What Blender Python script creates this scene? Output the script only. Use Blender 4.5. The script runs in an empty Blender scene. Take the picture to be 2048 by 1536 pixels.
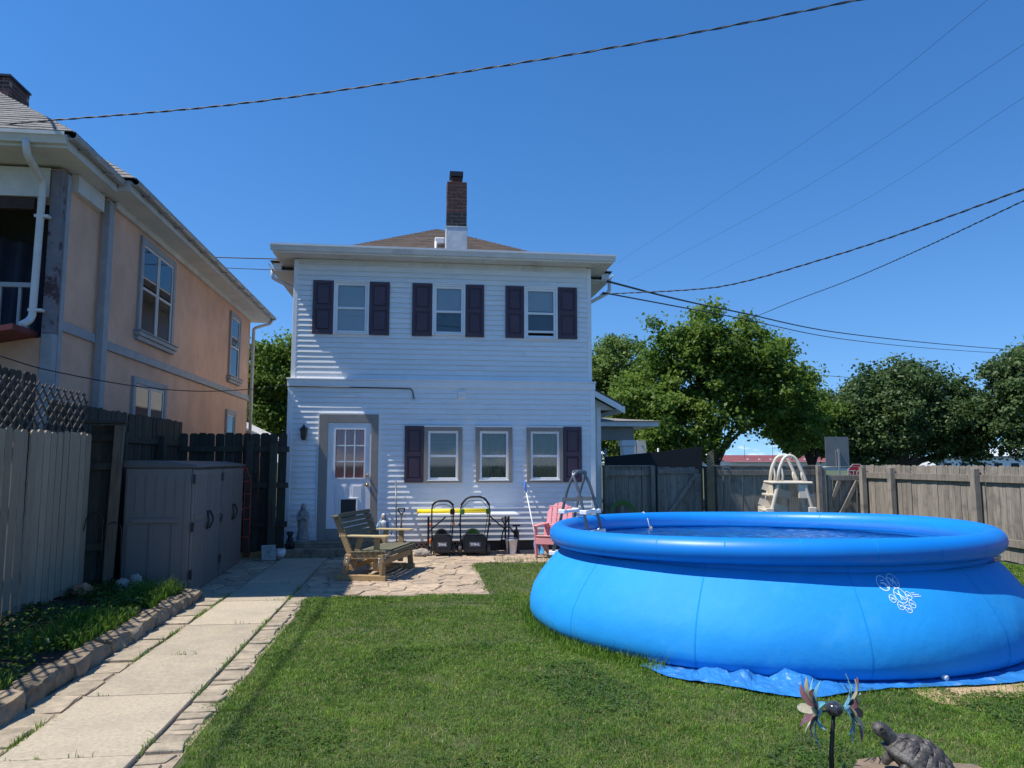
import bpy, bmesh, math, random
import numpy as np
from mathutils import Vector, Matrix, noise
R = math.radians
random.seed(7); rng = np.random.default_rng(7)
scene = bpy.context.scene
COL = scene.collection

# ------------------------------------------------------------------ camera
cam_d = bpy.data.cameras.new('camera'); cam = bpy.data.objects.new('camera', cam_d); COL.objects.link(cam)
cam_d.sensor_width = 36.0; cam_d.lens = 1480/2048*36; cam_d.clip_start = .05; cam_d.clip_end = 3000
cam.location = (0, 0, 1.72)
cam.rotation_euler = (R(90+6.01), 0, R(-7.087))
scene.camera = cam
scene.render.resolution_x = 1024; scene.render.resolution_y = 768

# ------------------------------------------------------------------ sky, sun, exposure
SUN = Vector((.58, .10, -1.0)).normalized()
el = math.asin(-SUN.z); az = math.atan2(-SUN.x, -SUN.y)      # compass angle of the sun, clockwise from +Y
world = bpy.data.worlds.new('World'); scene.world = world; world.use_nodes = True
nt = world.node_tree; nt.nodes.clear()
wo = nt.nodes.new('ShaderNodeOutputWorld'); bg = nt.nodes.new('ShaderNodeBackground')
sky = nt.nodes.new('ShaderNodeTexSky'); sky.sky_type = 'NISHITA'; sky.sun_disc = False
sky.sun_elevation = el; sky.sun_rotation = az
sky.altitude = 100; sky.air_density = 1.0; sky.dust_density = 0.0; sky.ozone_density = 2.5
bg.inputs['Strength'].default_value = .148
hsv = nt.nodes.new('ShaderNodeHueSaturation'); hsv.inputs['Saturation'].default_value = 1.31; hsv.inputs['Hue'].default_value = .505
# keep the lookup a little above the horizon line so that the low sky stays blue all round
stc = nt.nodes.new('ShaderNodeTexCoord'); ssp = nt.nodes.new('ShaderNodeSeparateXYZ'); scm = nt.nodes.new('ShaderNodeCombineXYZ')
smr = nt.nodes.new('ShaderNodeMapRange'); smr.inputs[1].default_value = 0; smr.inputs[2].default_value = 1; smr.inputs[3].default_value = .13; smr.inputs[4].default_value = 1.0; smr.clamp = True
nt.links.new(stc.outputs['Generated'], ssp.inputs[0]); nt.links.new(ssp.outputs['X'], scm.inputs[0]); nt.links.new(ssp.outputs['Y'], scm.inputs[1])
nt.links.new(ssp.outputs['Z'], smr.inputs[0]); nt.links.new(smr.outputs[0], scm.inputs[2])
snm = nt.nodes.new('ShaderNodeVectorMath'); snm.operation = 'NORMALIZE'; nt.links.new(scm.outputs[0], snm.inputs[0]); nt.links.new(snm.outputs[0], sky.inputs['Vector'])
# a low bank of cumulus along the whole horizon
tc = nt.nodes.new('ShaderNodeTexCoord'); sep = nt.nodes.new('ShaderNodeSeparateXYZ')
mp = nt.nodes.new('ShaderNodeMapping'); mp.inputs['Scale'].default_value = (22, 22, 60)
nz = nt.nodes.new('ShaderNodeTexNoise'); nz.inputs['Scale'].default_value = 1.6; nz.inputs['Detail'].default_value = 7
band = nt.nodes.new('ShaderNodeMapRange'); band.inputs[1].default_value = .032; band.inputs[2].default_value = .002
band.inputs[3].default_value = 0; band.inputs[4].default_value = .62; band.clamp = True
add = nt.nodes.new('ShaderNodeMath'); add.operation = 'ADD'
cr = nt.nodes.new('ShaderNodeMapRange'); cr.inputs[1].default_value = .86; cr.inputs[2].default_value = 1.0; cr.clamp = True
mul = nt.nodes.new('ShaderNodeMath'); mul.operation = 'MULTIPLY'; mul.inputs[1].default_value = .75
mixc = nt.nodes.new('ShaderNodeMix'); mixc.data_type = 'RGBA'
mixc.inputs[7].default_value = (6.0, 6.6, 7.4, 1)
L = nt.links.new
L(tc.outputs['Generated'], sep.inputs[0]); L(tc.outputs['Generated'], mp.inputs[0]); L(mp.outputs[0], nz.inputs['Vector'])
L(sep.outputs['Z'], band.inputs[0]); L(band.outputs[0], add.inputs[0]); L(nz.outputs[0], add.inputs[1])
L(add.outputs[0], cr.inputs[0]); L(cr.outputs[0], mul.inputs[0]); L(mul.outputs[0], mixc.inputs[0])
L(sky.outputs[0], hsv.inputs['Color']); L(hsv.outputs[0], mixc.inputs[6]); L(mixc.outputs[2], bg.inputs['Color']); L(bg.outputs[0], wo.inputs[0])

sun_d = bpy.data.lights.new('sun', 'SUN'); sun_d.energy = 5.0; sun_d.angle = R(.53); sun_d.color = (1, .95, .86)
sun = bpy.data.objects.new('sun', sun_d); COL.objects.link(sun); sun.location = (-20, -4, 35)
sun.rotation_euler = SUN.to_track_quat('-Z', 'Y').to_euler()
vs = scene.view_settings; vs.view_transform = 'Standard'; vs.look = 'None'; vs.exposure = 0.30; vs.gamma = 1.0
vs.use_curve_mapping = False

# ------------------------------------------------------------------ helpers
def setp(o, label=None, cat=None, group=None, kind=None):
    for k, v in (('label', label), ('category', cat), ('group', group), ('kind', kind)):
        if v: o[k] = v
    return o
def thing(name, label, cat, loc=(0, 0, 0), rz=0, group=None):
    o = bpy.data.objects.new(name, None); COL.objects.link(o); o.empty_display_size = .1
    o.location = loc; o.rotation_euler = (0, 0, rz)
    return setp(o, label, cat, group)
def link(name, me, parent=None, loc=(0, 0, 0), rot=(0, 0, 0), scale=None):
    o = bpy.data.objects.new(name, me); COL.objects.link(o); o.parent = parent
    o.location = loc; o.rotation_euler = rot
    if scale: o.scale = scale
    return o
def V(*a): return Vector(a)

class MB:
    """collects polygons of one mesh"""
    def __init__(s): s.v = []; s.f = []; s.sm = []
    def add(s, vs_, fs, smooth=False):
        n = len(s.v); s.v += [tuple(p) for p in vs_]; s.f += [tuple(i+n for i in f) for f in fs]; s.sm += [smooth]*len(fs); return s
    def box(s, x0, x1, y0, y1, z0, z1):
        return s.add([(x0,y0,z0),(x1,y0,z0),(x1,y1,z0),(x0,y1,z0),(x0,y0,z1),(x1,y0,z1),(x1,y1,z1),(x0,y1,z1)],
                     [(0,3,2,1),(4,5,6,7),(0,1,5,4),(1,2,6,5),(2,3,7,6),(3,0,4,7)])
    def cbox(s, c, d, rot=None):
        h = [Vector(((i & 1)-.5, ((i >> 1) & 1)-.5, (i >> 2)-.5)) for i in range(8)]
        pts = []
        for q in h:
            p = Vector((q.x*d[0], q.y*d[1], q.z*d[2]))
            if rot is not None: p = rot @ p
            pts.append(p+Vector(c))
        return s.add(pts, [(0,2,3,1),(4,5,7,6),(0,1,5,4),(1,3,7,5),(3,2,6,7),(2,0,4,6)])
    def beam(s, p, q, w, h, upv=(0, 0, 1)):
        p = Vector(p); q = Vector(q); d = (q-p); l = d.length; d.normalize()
        u = Vector(upv); x = u.cross(d)
        if x.length < 1e-4: x = Vector((1, 0, 0)).cross(d)
        x.normalize(); z = d.cross(x)
        return s.cbox((p+q)/2, (w, l, h), Matrix((x, d, z)).transposed())
    def tube(s, pts, r, n=8, caps=True, smooth=True):
        pts = [Vector(p) for p in pts]; m = len(pts)
        rs = r if isinstance(r, (list, tuple)) else [r]*m
        vs_ = []; prev = None
        for i, p in enumerate(pts):
            d = (pts[min(i+1, m-1)]-pts[max(i-1, 0)]).normalized()
            if prev is None:
                a = Vector((0, 0, 1)) if abs(d.z) < .9 else Vector((1, 0, 0)); x = a.cross(d).normalized()
            else:
                x = prev-d*prev.dot(d)
                x = x.normalized() if x.length > 1e-5 else Vector((1, 0, 0))
            prev = x; y = d.cross(x)
            for k in range(n):
                a = 2*math.pi*k/n; vs_.append(p+(x*math.cos(a)+y*math.sin(a))*rs[i])
        fs = [(i*n+k, i*n+(k+1) % n, (i+1)*n+(k+1) % n, (i+1)*n+k) for i in range(m-1) for k in range(n)]
        if caps: fs += [tuple(range(n-1, -1, -1)), tuple((m-1)*n+k for k in range(n))]
        return s.add(vs_, fs, smooth)
    def lathe(s, prof, n=24, c=(0, 0, 0), sx=1, sy=1, smooth=True, caps=True):
        vs_ = [(c[0]+r*sx*math.cos(2*math.pi*k/n), c[1]+r*sy*math.sin(2*math.pi*k/n), c[2]+z) for r, z in prof for k in range(n)]
        m = len(prof)
        fs = [(i*n+k, i*n+(k+1) % n, (i+1)*n+(k+1) % n, (i+1)*n+k) for i in range(m-1) for k in range(n)]
        if caps: fs += [tuple(range(n-1, -1, -1)), tuple((m-1)*n+k for k in range(n))]
        return s.add(vs_, fs, smooth)
    def loft(s, secs, n=16, smooth=True):
        """secs: (cx,cy,cz,rx,ry) horizontal ellipses"""
        vs_ = [(cx+rx*math.cos(2*math.pi*k/n), cy+ry*math.sin(2*math.pi*k/n), cz) for cx, cy, cz, rx, ry in secs for k in range(n)]
        m = len(secs)
        fs = [(i*n+k, i*n+(k+1) % n, (i+1)*n+(k+1) % n, (i+1)*n+k) for i in range(m-1) for k in range(n)]
        fs += [tuple(range(n-1, -1, -1)), tuple((m-1)*n+k for k in range(n))]
        return s.add(vs_, fs, smooth)
    def ball(s, c, r, n=14, m=9):
        rx, ry, rz = r if isinstance(r, (tuple, list)) else (r, r, r)
        prof = [(max(1e-4, math.sin(math.pi*i/m)), -math.cos(math.pi*i/m)) for i in range(m+1)]
        vs_ = [(c[0]+rx*a*math.cos(2*math.pi*k/n), c[1]+ry*a*math.sin(2*math.pi*k/n), c[2]+rz*z) for a, z in prof for k in range(n)]
        fs = [(i*n+k, i*n+(k+1) % n, (i+1)*n+(k+1) % n, (i+1)*n+k) for i in range(m) for k in range(n)]
        return s.add(vs_, fs, True)
    def poly(s, pts, z0, z1):
        """prism from an x,y outline (counter-clockwise)"""
        n = len(pts)
        return s.add([(x, y, z0) for x, y in pts]+[(x, y, z1) for x, y in pts],
                     [tuple(range(n-1, -1, -1)), tuple(range(n, 2*n))]+[(i, (i+1) % n, n+(i+1) % n, n+i) for i in range(n)])
    def prism(s, pts, org, ux, uy, t):
        """outline pts (u,v) in the plane org,ux,uy, thickness t along ux x uy, centred"""
        ux = Vector(ux); uy = Vector(uy); w = ux.cross(uy).normalized()*t/2; org = Vector(org); n = len(pts)
        a = [org+ux*u+uy*v_-w for u, v_ in pts]; b = [org+ux*u+uy*v_+w for u, v_ in pts]
        return s.add(a+b, [tuple(range(n-1, -1, -1)), tuple(range(n, 2*n))]+[(i, (i+1) % n, n+(i+1) % n, n+i) for i in range(n)])
    def mesh(s, name, mat, bevel=0, seg=1):
        me = bpy.data.meshes.new(name); me.from_pydata(s.v, [], s.f)
        me.polygons.foreach_set('use_smooth', s.sm)
        if bevel:
            bm = bmesh.new(); bm.from_mesh(me)
            ed = [e for e in bm.edges if len(e.link_faces) == 2 and e.calc_face_angle(0) > .6]
            bmesh.ops.bevel(bm, geom=ed, offset=bevel, segments=seg, affect='EDGES', clamp_overlap=True)
            bm.to_mesh(me); bm.free()
        me.materials.append(mat); me.validate(); return me
    def build(s, name, mat, parent=None, bevel=0, seg=1, world=False):
        """world=True: the coordinates given are world ones, moved into the parent's space"""
        if world and parent is not None:
            l = parent; M_ = Matrix.Identity(4); chain = []
            while l is not None: chain.append(l); l = l.parent
            for o in reversed(chain): M_ = M_ @ (Matrix.Translation(o.location) @ o.rotation_euler.to_matrix().to_4x4())
            inv = M_.inverted(); s.v = [tuple(inv @ Vector(p)) for p in s.v]
        return link(name, s.mesh(name, mat, bevel, seg), parent)

def lin(c):
    if isinstance(c, str):
        c = [int(c[i:i+2], 16)/255 for i in (0, 2, 4)]
        return tuple(x/12.92 if x <= .04045 else ((x+.055)/1.055)**2.4 for x in c)
    return c
def mat(name, col, rough=.6, var=.18, scale=6, col2=None, rnd=0., bump=0., bscale=60, stretch=(1, 1, 1), metal=0., spec=.5,
        coat=0., detail=6, space='Object', streak=0., bdist=.01, sheen=0, thresh=None, weather=None):
    m = bpy.data.materials.new(name); m.use_nodes = True; n = m.node_tree; l = n.links.new
    b = n.nodes['Principled BSDF']; col = lin(col)
    b.inputs['Roughness'].default_value = rough; b.inputs['Metallic'].default_value = metal
    b.inputs['Specular IOR Level'].default_value = spec; b.inputs['Coat Weight'].default_value = coat
    t = n.nodes.new('ShaderNodeTexCoord'); mp = n.nodes.new('ShaderNodeMapping'); mp.inputs['Scale'].default_value = stretch
    src = t.outputs['Object']
    if space == 'World':
        gm = n.nodes.new('ShaderNodeNewGeometry'); src = gm.outputs['Position']
    if rnd:
        oi = n.nodes.new('ShaderNodeObjectInfo'); sc = n.nodes.new('ShaderNodeVectorMath'); sc.operation = 'SCALE'
        cmb = n.nodes.new('ShaderNodeCombineXYZ')
        for i in range(3): l(oi.outputs['Random'], cmb.inputs[i])
        l(cmb.outputs[0], sc.inputs[0]); sc.inputs['Scale'].default_value = 37.3
        ad = n.nodes.new('ShaderNodeVectorMath'); ad.operation = 'ADD'; l(src, ad.inputs[0]); l(sc.outputs[0], ad.inputs[1]); src = ad.outputs[0]
    l(src, mp.inputs[0])
    nz = n.nodes.new('ShaderNodeTexNoise'); nz.inputs['Scale'].default_value = scale; nz.inputs['Detail'].default_value = detail
    nz.inputs['Roughness'].default_value = .6; l(mp.outputs[0], nz.inputs['Vector'])
    a = tuple(x*(1-var) for x in col)+(1,)
    c2 = tuple(min(1, x*(1+var)) for x in col)+(1,) if col2 is None else tuple(lin(col2))+(1,)
    if col2 is not None: a = tuple(col)+(1,)
    mr = n.nodes.new('ShaderNodeMapRange'); mr.inputs[1].default_value = .3 if thresh is None else thresh[0]; mr.inputs[2].default_value = .7 if thresh is None else thresh[1]
    l(nz.outputs[0], mr.inputs[0])
    mx = n.nodes.new('ShaderNodeMix'); mx.data_type = 'RGBA'; mx.inputs[6].default_value = a; mx.inputs[7].default_value = c2
    l(mr.outputs[0], mx.inputs[0]); out = mx.outputs[2]
    if weather:     # (colour, scale, low, high): blotches of dirt or wear
        wz = n.nodes.new('ShaderNodeTexNoise'); wz.inputs['Scale'].default_value = weather[1]; wz.inputs['Detail'].default_value = 8
        wz.inputs['Roughness'].default_value = .7; l(src, wz.inputs['Vector'])
        wr = n.nodes.new('ShaderNodeMapRange'); wr.inputs[1].default_value = weather[2]; wr.inputs[2].default_value = weather[3]; l(wz.outputs[0], wr.inputs[0])
        w2 = n.nodes.new('ShaderNodeMix'); w2.data_type = 'RGBA'; w2.inputs[7].default_value = tuple(lin(weather[0]))+(1,)
        l(wr.outputs[0], w2.inputs[0]); l(out, w2.inputs[6]); out = w2.outputs[2]
    if rnd:
        hs = n.nodes.new('ShaderNodeHueSaturation'); r2 = n.nodes.new('ShaderNodeMapRange')
        r2.inputs[3].default_value = 1-rnd; r2.inputs[4].default_value = 1+rnd
        l(oi.outputs['Random'], r2.inputs[0]); l(r2.outputs[0], hs.inputs['Value']); l(out, hs.inputs['Color']); out = hs.outputs[0]
    l(out, b.inputs['Base Color'])
    if bump:
        bz = n.nodes.new('ShaderNodeTexNoise'); bz.inputs['Scale'].default_value = bscale; bz.inputs['Detail'].default_value = 5
        l(mp.outputs[0], bz.inputs['Vector'])
        bn = n.nodes.new('ShaderNodeBump'); bn.inputs['Strength'].default_value = bump; bn.inputs['Distance'].default_value = bdist
        l(bz.outputs[0], bn.inputs['Height']); l(bn.outputs[0], b.inputs['Normal'])
    return m
def leafmat(name, col, col2, scale=1.2, trans=.35, fine=9.):
    m = bpy.data.materials.new(name); m.use_nodes = True; n = m.node_tree; l = n.links.new; n.nodes.clear()
    o = n.nodes.new('ShaderNodeOutputMaterial'); d = n.nodes.new('ShaderNodeBsdfPrincipled'); d.inputs['Roughness'].default_value = .5
    d.inputs['Specular IOR Level'].default_value = .35
    tr = n.nodes.new('ShaderNodeBsdfTranslucent'); mx = n.nodes.new('ShaderNodeMixShader'); mx.inputs[0].default_value = trans
    g = n.nodes.new('ShaderNodeNewGeometry'); a = n.nodes.new('ShaderNodeTexNoise'); a.inputs['Scale'].default_value = scale; a.inputs['Detail'].default_value = 3
    b = n.nodes.new('ShaderNodeTexNoise'); b.inputs['Scale'].default_value = fine; b.inputs['Detail'].default_value = 2
    l(g.outputs['Position'], a.inputs['Vector']); l(g.outputs['Position'], b.inputs['Vector'])
    ad = n.nodes.new('ShaderNodeMath'); ad.operation = 'ADD'; l(a.outputs[0], ad.inputs[0]); l(b.outputs[0], ad.inputs[1])
    r = n.nodes.new('ShaderNodeMapRange'); r.inputs[1].default_value = .72; r.inputs[2].default_value = 1.28; l(ad.outputs[0], r.inputs[0])
    c = n.nodes.new('ShaderNodeMix'); c.data_type = 'RGBA'; c.inputs[6].default_value = tuple(col)+(1,); c.inputs[7].default_value = tuple(col2)+(1,)
    l(r.outputs[0], c.inputs[0]); l(c.outputs[2], d.inputs['Base Color']); l(c.outputs[2], tr.inputs['Color'])
    l(d.outputs[0], mx.inputs[1]); l(tr.outputs[0], mx.inputs[2]); l(mx.outputs[0], o.inputs['Surface'])
    return m
def glassmat(name, tint=(.02, .03, .035), rough=.03, see=.90):
    """window pane: dark clear glass that reflects the sky at its Fresnel strength"""
    m = bpy.data.materials.new(name); m.use_nodes = True; n = m.node_tree; l = n.links.new; n.nodes.clear()
    o = n.nodes.new('ShaderNodeOutputMaterial'); t = n.nodes.new('ShaderNodeBsdfTransparent'); t.inputs[0].default_value = (see, see*1.02, see*1.03, 1)
    g = n.nodes.new('ShaderNodeBsdfGlossy'); g.inputs['Roughness'].default_value = rough
    f = n.nodes.new('ShaderNodeFresnel'); f.inputs[0].default_value = 1.6
    ml = n.nodes.new('ShaderNodeMath'); ml.operation = 'MULTIPLY_ADD'; ml.inputs[1].default_value = 1.1; ml.inputs[2].default_value = .01; ml.use_clamp = True
    x = n.nodes.new('ShaderNodeMixShader'); l(f.outputs[0], ml.inputs[0]); l(ml.outputs[0], x.inputs[0])
    l(t.outputs[0], x.inputs[1]); l(g.outputs[0], x.inputs[2]); l(x.outputs[0], o.inputs[0]); return m

MT = {}
def defmats():
    D = MT
    D['vinyl'] = mat('white_vinyl', (.76, .77, .775), .42, .05, 2.2, rnd=.03, bump=.08, bscale=30, weather=((.5, .51, .5), 1.3, .60, .85))
    D['whitetrim'] = mat('white_trim', (.76, .77, .78), .45, .06, 3, weather=((.45, .44, .42), 2.5, .62, .85))
    D['gutter'] = mat('gutter_aluminium', (.62, .64, .66), .4, .08, 3, weather=((.35, .34, .33), 2.0, .58, .85))
    D['soffit'] = mat('soffit', (.66, .66, .65), .55, .08, 4, weather=((.42, .38, .34), 1.2, .5, .8))
    D['taupe'] = mat('taupe_trim', (.25, .225, .20), .5, .08, 5)
    D['shutter'] = mat('plum_shutter', (.056, .030, .050), .42, .15, 4, rnd=.08)
    D['door'] = mat('door_paint', (.72, .73, .76), .35, .05, 3)
    D['brass'] = mat('brass', (.6, .4, .18), .25, .1, 9, metal=1)
    D['black'] = mat('black_metal', (.012, .012, .014), .4, .2, 9)
    D['blackplastic'] = mat('black_plastic', (.018, .018, .02), .5, .2, 9)
    D['glass'] = glassmat('window_glass')
    D['curtainpink'] = mat('pink_curtain', (.72, .13, .16), .8, .2, 5, stretch=(14, 1, 1))
    D['curtain'] = mat('pale_curtain', (.13, .17, .13), .85, .4, 5, stretch=(12, 1, .6))
    D['blind'] = mat('blind', (.22, .27, .29), .6, .06, 5)
    D['shade'] = mat('roller_shade', (.60, .64, .68), .7, .05, 3)
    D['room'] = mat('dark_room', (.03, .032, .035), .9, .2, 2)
    D['shingle'] = mat('brown_shingle', (.10, .075, .058), .9, .3, 26, rnd=.0, bump=.4, bscale=120)
    D['shinglegrey'] = mat('grey_shingle', (.20, .19, .18), .9, .3, 22, bump=.4, bscale=120)
    D['brick'] = mat('dark_brick', (.085, .034, .030), .85, .35, 14, rnd=.3, bump=.4, bscale=60)
    D['brickpaint'] = mat('tarred_brick', (.018, .018, .024), .7, .3, 14, rnd=.2, bump=.4, bscale=60)
    D['mortar'] = mat('mortar', (.30, .25, .21), .95, .3, 20, bump=.3)
    D['flash'] = mat('painted_flashing', (.58, .6, .63), .45, .12, 4, bump=.25, bscale=6, bdist=.03)
    D['stucco'] = mat('peach_stucco', (.61, .375, .265), .92, .14, 1.6, bump=.5, bscale=70, weather=((.47, .31, .22), 1.4, .48, .85))
    D['greytrim'] = mat('grey_trim', (.28, .29, .31), .7, .12, 5, bump=.2, bscale=40)
    D['peeling'] = mat('peeling_column', (.16, .15, .17), .8, .2, 6, weather=((.055, .028, .03), 3.2, .5, .56), bump=.3)
    D['oldwhite'] = mat('aged_white', (.55, .54, .52), .6, .12, 4, weather=((.34, .31, .28), 2, .5, .8))
    D['zinc'] = mat('galvanised', (.34, .35, .36), .45, .2, 5, metal=.4)
    D['redtrim'] = mat('red_trim', (.13, .022, .02), .6, .2, 6)
    D['navy'] = mat('navy_cloth', (.012, .016, .034), .8, .3, 3)
    D['fencewhite'] = mat('pale_picket', (.29, .225, .16), .8, .16, 5, stretch=(9, 9, .7), rnd=.20, bump=.35, bscale=30, weather=((.17, .125, .09), 7, .62, .72))
    D['fencedark'] = mat('dark_weathered_wood', (.046, .039, .031), .88, .4, 5, stretch=(9, 9, .6), rnd=.3, bump=.35, bscale=30, weather=((.05, .062, .03), 2.2, .5, .75))
    D['fencegrey'] = mat('grey_weathered_wood', (.245, .215, .178), .88, .36, 5, stretch=(10, 10, .5), rnd=.16, bump=.4, bscale=34, weather=((.085, .075, .066), 3.0, .52, .75))
    D['lattice'] = mat('dark_lattice', (.075, .065, .056), .85, .3, 7, rnd=.2)
    D['tanlattice'] = mat('tan_lattice', (.26, .20, .12), .85, .25, 7, rnd=.15)
    D['shed'] = mat('shed_resin', (.185, .160, .142), .5, .06, 3, bump=.12, bscale=200, bdist=.003)
    D['sheddark'] = mat('shed_lid', (.115, .105, .100), .5, .08, 3, bump=.12, bscale=200, bdist=.003)
    D['concrete'] = mat('concrete', (.41, .345, .25), .9, .20, 38, bump=.5, bscale=120, bdist=.005, rnd=.08, weather=((.27, .235, .185), 2.4, .45, .85))
    D['flag'] = mat('flagstone', (.40, .305, .215), .88, .30, 9, rnd=.14, bump=.6, bscale=26, bdist=.012, weather=((.25, .21, .17), 6, .5, .72))
    D['edge'] = mat('edging_stone', (.36, .295, .21), .9, .22, 9, rnd=.13, bump=.6, bscale=26, bdist=.012, weather=((.22, .185, .135), 5, .48, .75))
    D['joint'] = mat('sandy_joint', (.31, .245, .175), .95, .3, 18, bump=.4)
    D['wallstone'] = mat('retaining_stone', (.235, .18, .12), .92, .35, 6, rnd=.2, bump=.8, bscale=16, bdist=.03, weather=((.08, .075, .05), 4, .52, .7))
    D['soil'] = mat('soil', (.055, .038, .024), .95, .4, 9, bump=.8, bscale=40, bdist=.02)
    D['turf'] = mat('turf_ground', (.045, .070, .018), .95, .3, 7, col2=(.085, .09, .03), bump=.6, bscale=60, weather=((.16, .115, .06), 1.7, .68, .78), space='World')
    D['ground'] = mat('far_ground', (.07, .09, .035), .95, .3, .2, space='World')
    D['street'] = mat('asphalt', (.055, .055, .055), .9, .2, 1, space='World')
    D['sand'] = mat('bare_sand', (.42, .30, .17), .95, .2, 8, bump=.5, bscale=90, bdist=.008, space='World')
    D['ring'] = mat('pool_ring_vinyl', (.003, .195, .65), .42, .05, 2, bump=.10, bscale=7, bdist=.02)
    D['poolwall'] = mat('pool_wall_vinyl', (.012, .275, .70), .68, .06, 1.6, spec=.3, bump=.30, bscale=4, bdist=.035, weather=((.03, .30, .66), 3.5, .52, .75))
    D['liner'] = mat('pool_liner', (.10, .50, .86), .5, .25, 5)
    D['seam'] = mat('pool_seam', (.009, .245, .65), .8, spec=.1, var=.05, scale=2) 
    D['print'] = mat('white_print', (.62, .78, .85), .6, .12, 30)
    D['tarp'] = mat('blue_tarp', (.030, .19, .50), .32, .25, 7, bump=.7, bscale=28, bdist=.02, weather=((.30, .44, .58), 5, .60, .75))
    D['cedar'] = mat('treated_pine', (.33, .215, .10), .75, .2, 6, stretch=(4, 4, 4), rnd=.12, bump=.2, bscale=50)
    D['greywood'] = mat('green_grey_wood', (.125, .118, .075), .8, .22, 6, stretch=(1, 10, 10), rnd=.12, bump=.3, bscale=40)
    D['steel'] = mat('ladder_steel', (.12, .14, .155), .35, .1, 6, metal=.3)
    D['whiteplastic'] = mat('white_plastic', (.72, .73, .74), .4, .05, 5)
    D['cream'] = mat('cream_resin', (.60, .53, .42), .5, .07, 4)
    D['pink'] = mat('pink_resin', (.70, .29, .31), .5, .08, 4)
    D['yellow'] = mat('yellow_foam', (.85, .62, .012), .6, .05, 5)
    D['orange'] = mat('orange_plastic', (.7, .12, .02), .45, .1, 5)
    D['green'] = mat('green_plastic', (.075, .20, .03), .45, .1, 5)
    D['tyre'] = mat('tyre', (.10, .095, .085), .8, .3, 9)
    D['statue'] = mat('weathered_statue', (.27, .26, .24), .85, .3, 8, bump=.4, bscale=60)
    D['statuewhite'] = mat('white_statue', (.64, .63, .6), .6, .1, 9)
    D['statueblue'] = mat('blue_robe', (.13, .23, .34), .6, .25, 9)
    D['skin'] = mat('painted_face', (.5, .33, .24), .6, .1, 9)
    D['turtle'] = mat('turtle_resin', (.055, .048, .043), .5, .3, 14, bump=.7, bscale=70, bdist=.006, weather=((.17, .155, .14), 9, .52, .7))
    D['bark'] = mat('bark', (.060, .048, .038), .95, .4, 6, stretch=(1, 1, .25), bump=.8, bscale=24, bdist=.03)
    D['stumptop'] = mat('stump_top', (.20, .15, .105), .9, .35, 9, bump=.6, bscale=30, bdist=.015, weather=((.33, .21, .10), 6, .56, .68))
    D['rot'] = mat('crumbled_wood', (.32, .19, .09), .95, .35, 30, bump=.8, bscale=60)
    D['petalblue'] = mat('petal_blue', (.14, .38, .52), .45, .3, 30, weather=((.5, .6, .6), 40, .56, .7))
    D['petalplum'] = mat('petal_plum', (.15, .075, .09), .5, .25, 30)
    D['petalgold'] = mat('petal_bronze', (.55, .50, .37), .4, .3, 25, metal=.4)
    D['wire'] = mat('cable', (.02, .02, .022), .5, .2, 20)
    D['wirebright'] = mat('bare_cable', (.07, .07, .075), .5, .2, 20, metal=.3)
    D['red'] = mat('red_metal', (.50, .045, .025), .5, .15, 9)
    D['signred'] = mat('sign_red', (.42, .012, .02), .4, .08, 6)
    D['signgrey'] = mat('sign_back', (.17, .175, .18), .5, .1, 4)
    D['whitesign'] = mat('white_sign', (.62, .6, .56), .6, .1, 4)
    D['redroof'] = mat('red_metal_roof', (.22, .06, .05), .6, .15, .3)
    D['farwhite'] = mat('far_white', (.7, .7, .7), .8, .05, 1)
    D['mesh'] = mat('black_windscreen', (.010, .012, .016), .8, .2, 3)
    D['rock'] = mat('pale_rock', (.34, .30, .25), .9, .3, 8, rnd=.15, bump=.7, bscale=20, bdist=.02)
    D['terra'] = mat('terracotta', (.40, .19, .11), .85, .2, 8)
    D['bluenet'] = mat('blue_net', (.05, .25, .5), .6, .2, 20)
    D['bluegrip'] = mat('blue_grip', (.01, .14, .55), .5, .1, 9)
    D['grass'] = leafmat('grass_blade', (.052, .140, .012), (.195, .32, .038), 1.3, .40, 11)
    D['weed'] = leafmat('weed_leaf', (.035, .08, .014), (.10, .17, .03), 2.5, .35, 12)
    D['maple'] = leafmat('maple_leaf', (.075, .160, .024), (.225, .32, .055), .55, .58, 3.0)
    D['darkleaf'] = leafmat('dark_leaf', (.048, .100, .032), (.125, .190, .060), .5, .42, 3.0)
    D['paleleaf'] = leafmat('willow_leaf', (.085, .165, .034), (.21, .30, .075), .6, .5, 3.0)
defmats()

# ------------------------------------------------------------------ ground, lawn, path, patio
PC = Vector((3.795, 8.05)); TILT = -.0155
def struct(o): o['kind'] = 'structure'; return o
struct(MB().add([(-1500,-300,-.06),(1500,-300,-.06),(1500,2500,-.06),(-1500,2500,-.06)], [(0,1,2,3)]).build('ground', MT['ground']))
struct(MB().add([(-60,23.5,-.04),(120,23.5,-.04),(120,29.5,-.04),(-60,29.5,-.04)], [(0,1,2,3)]).build('street', MT['street']))
struct(MB().add([(-1.62,.5,0),(10.2,.5,0),(10.2,16.2,0),(-1.62,16.2,0)], [(0,1,2,3)]).build('lawn', MT['turf']))

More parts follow.
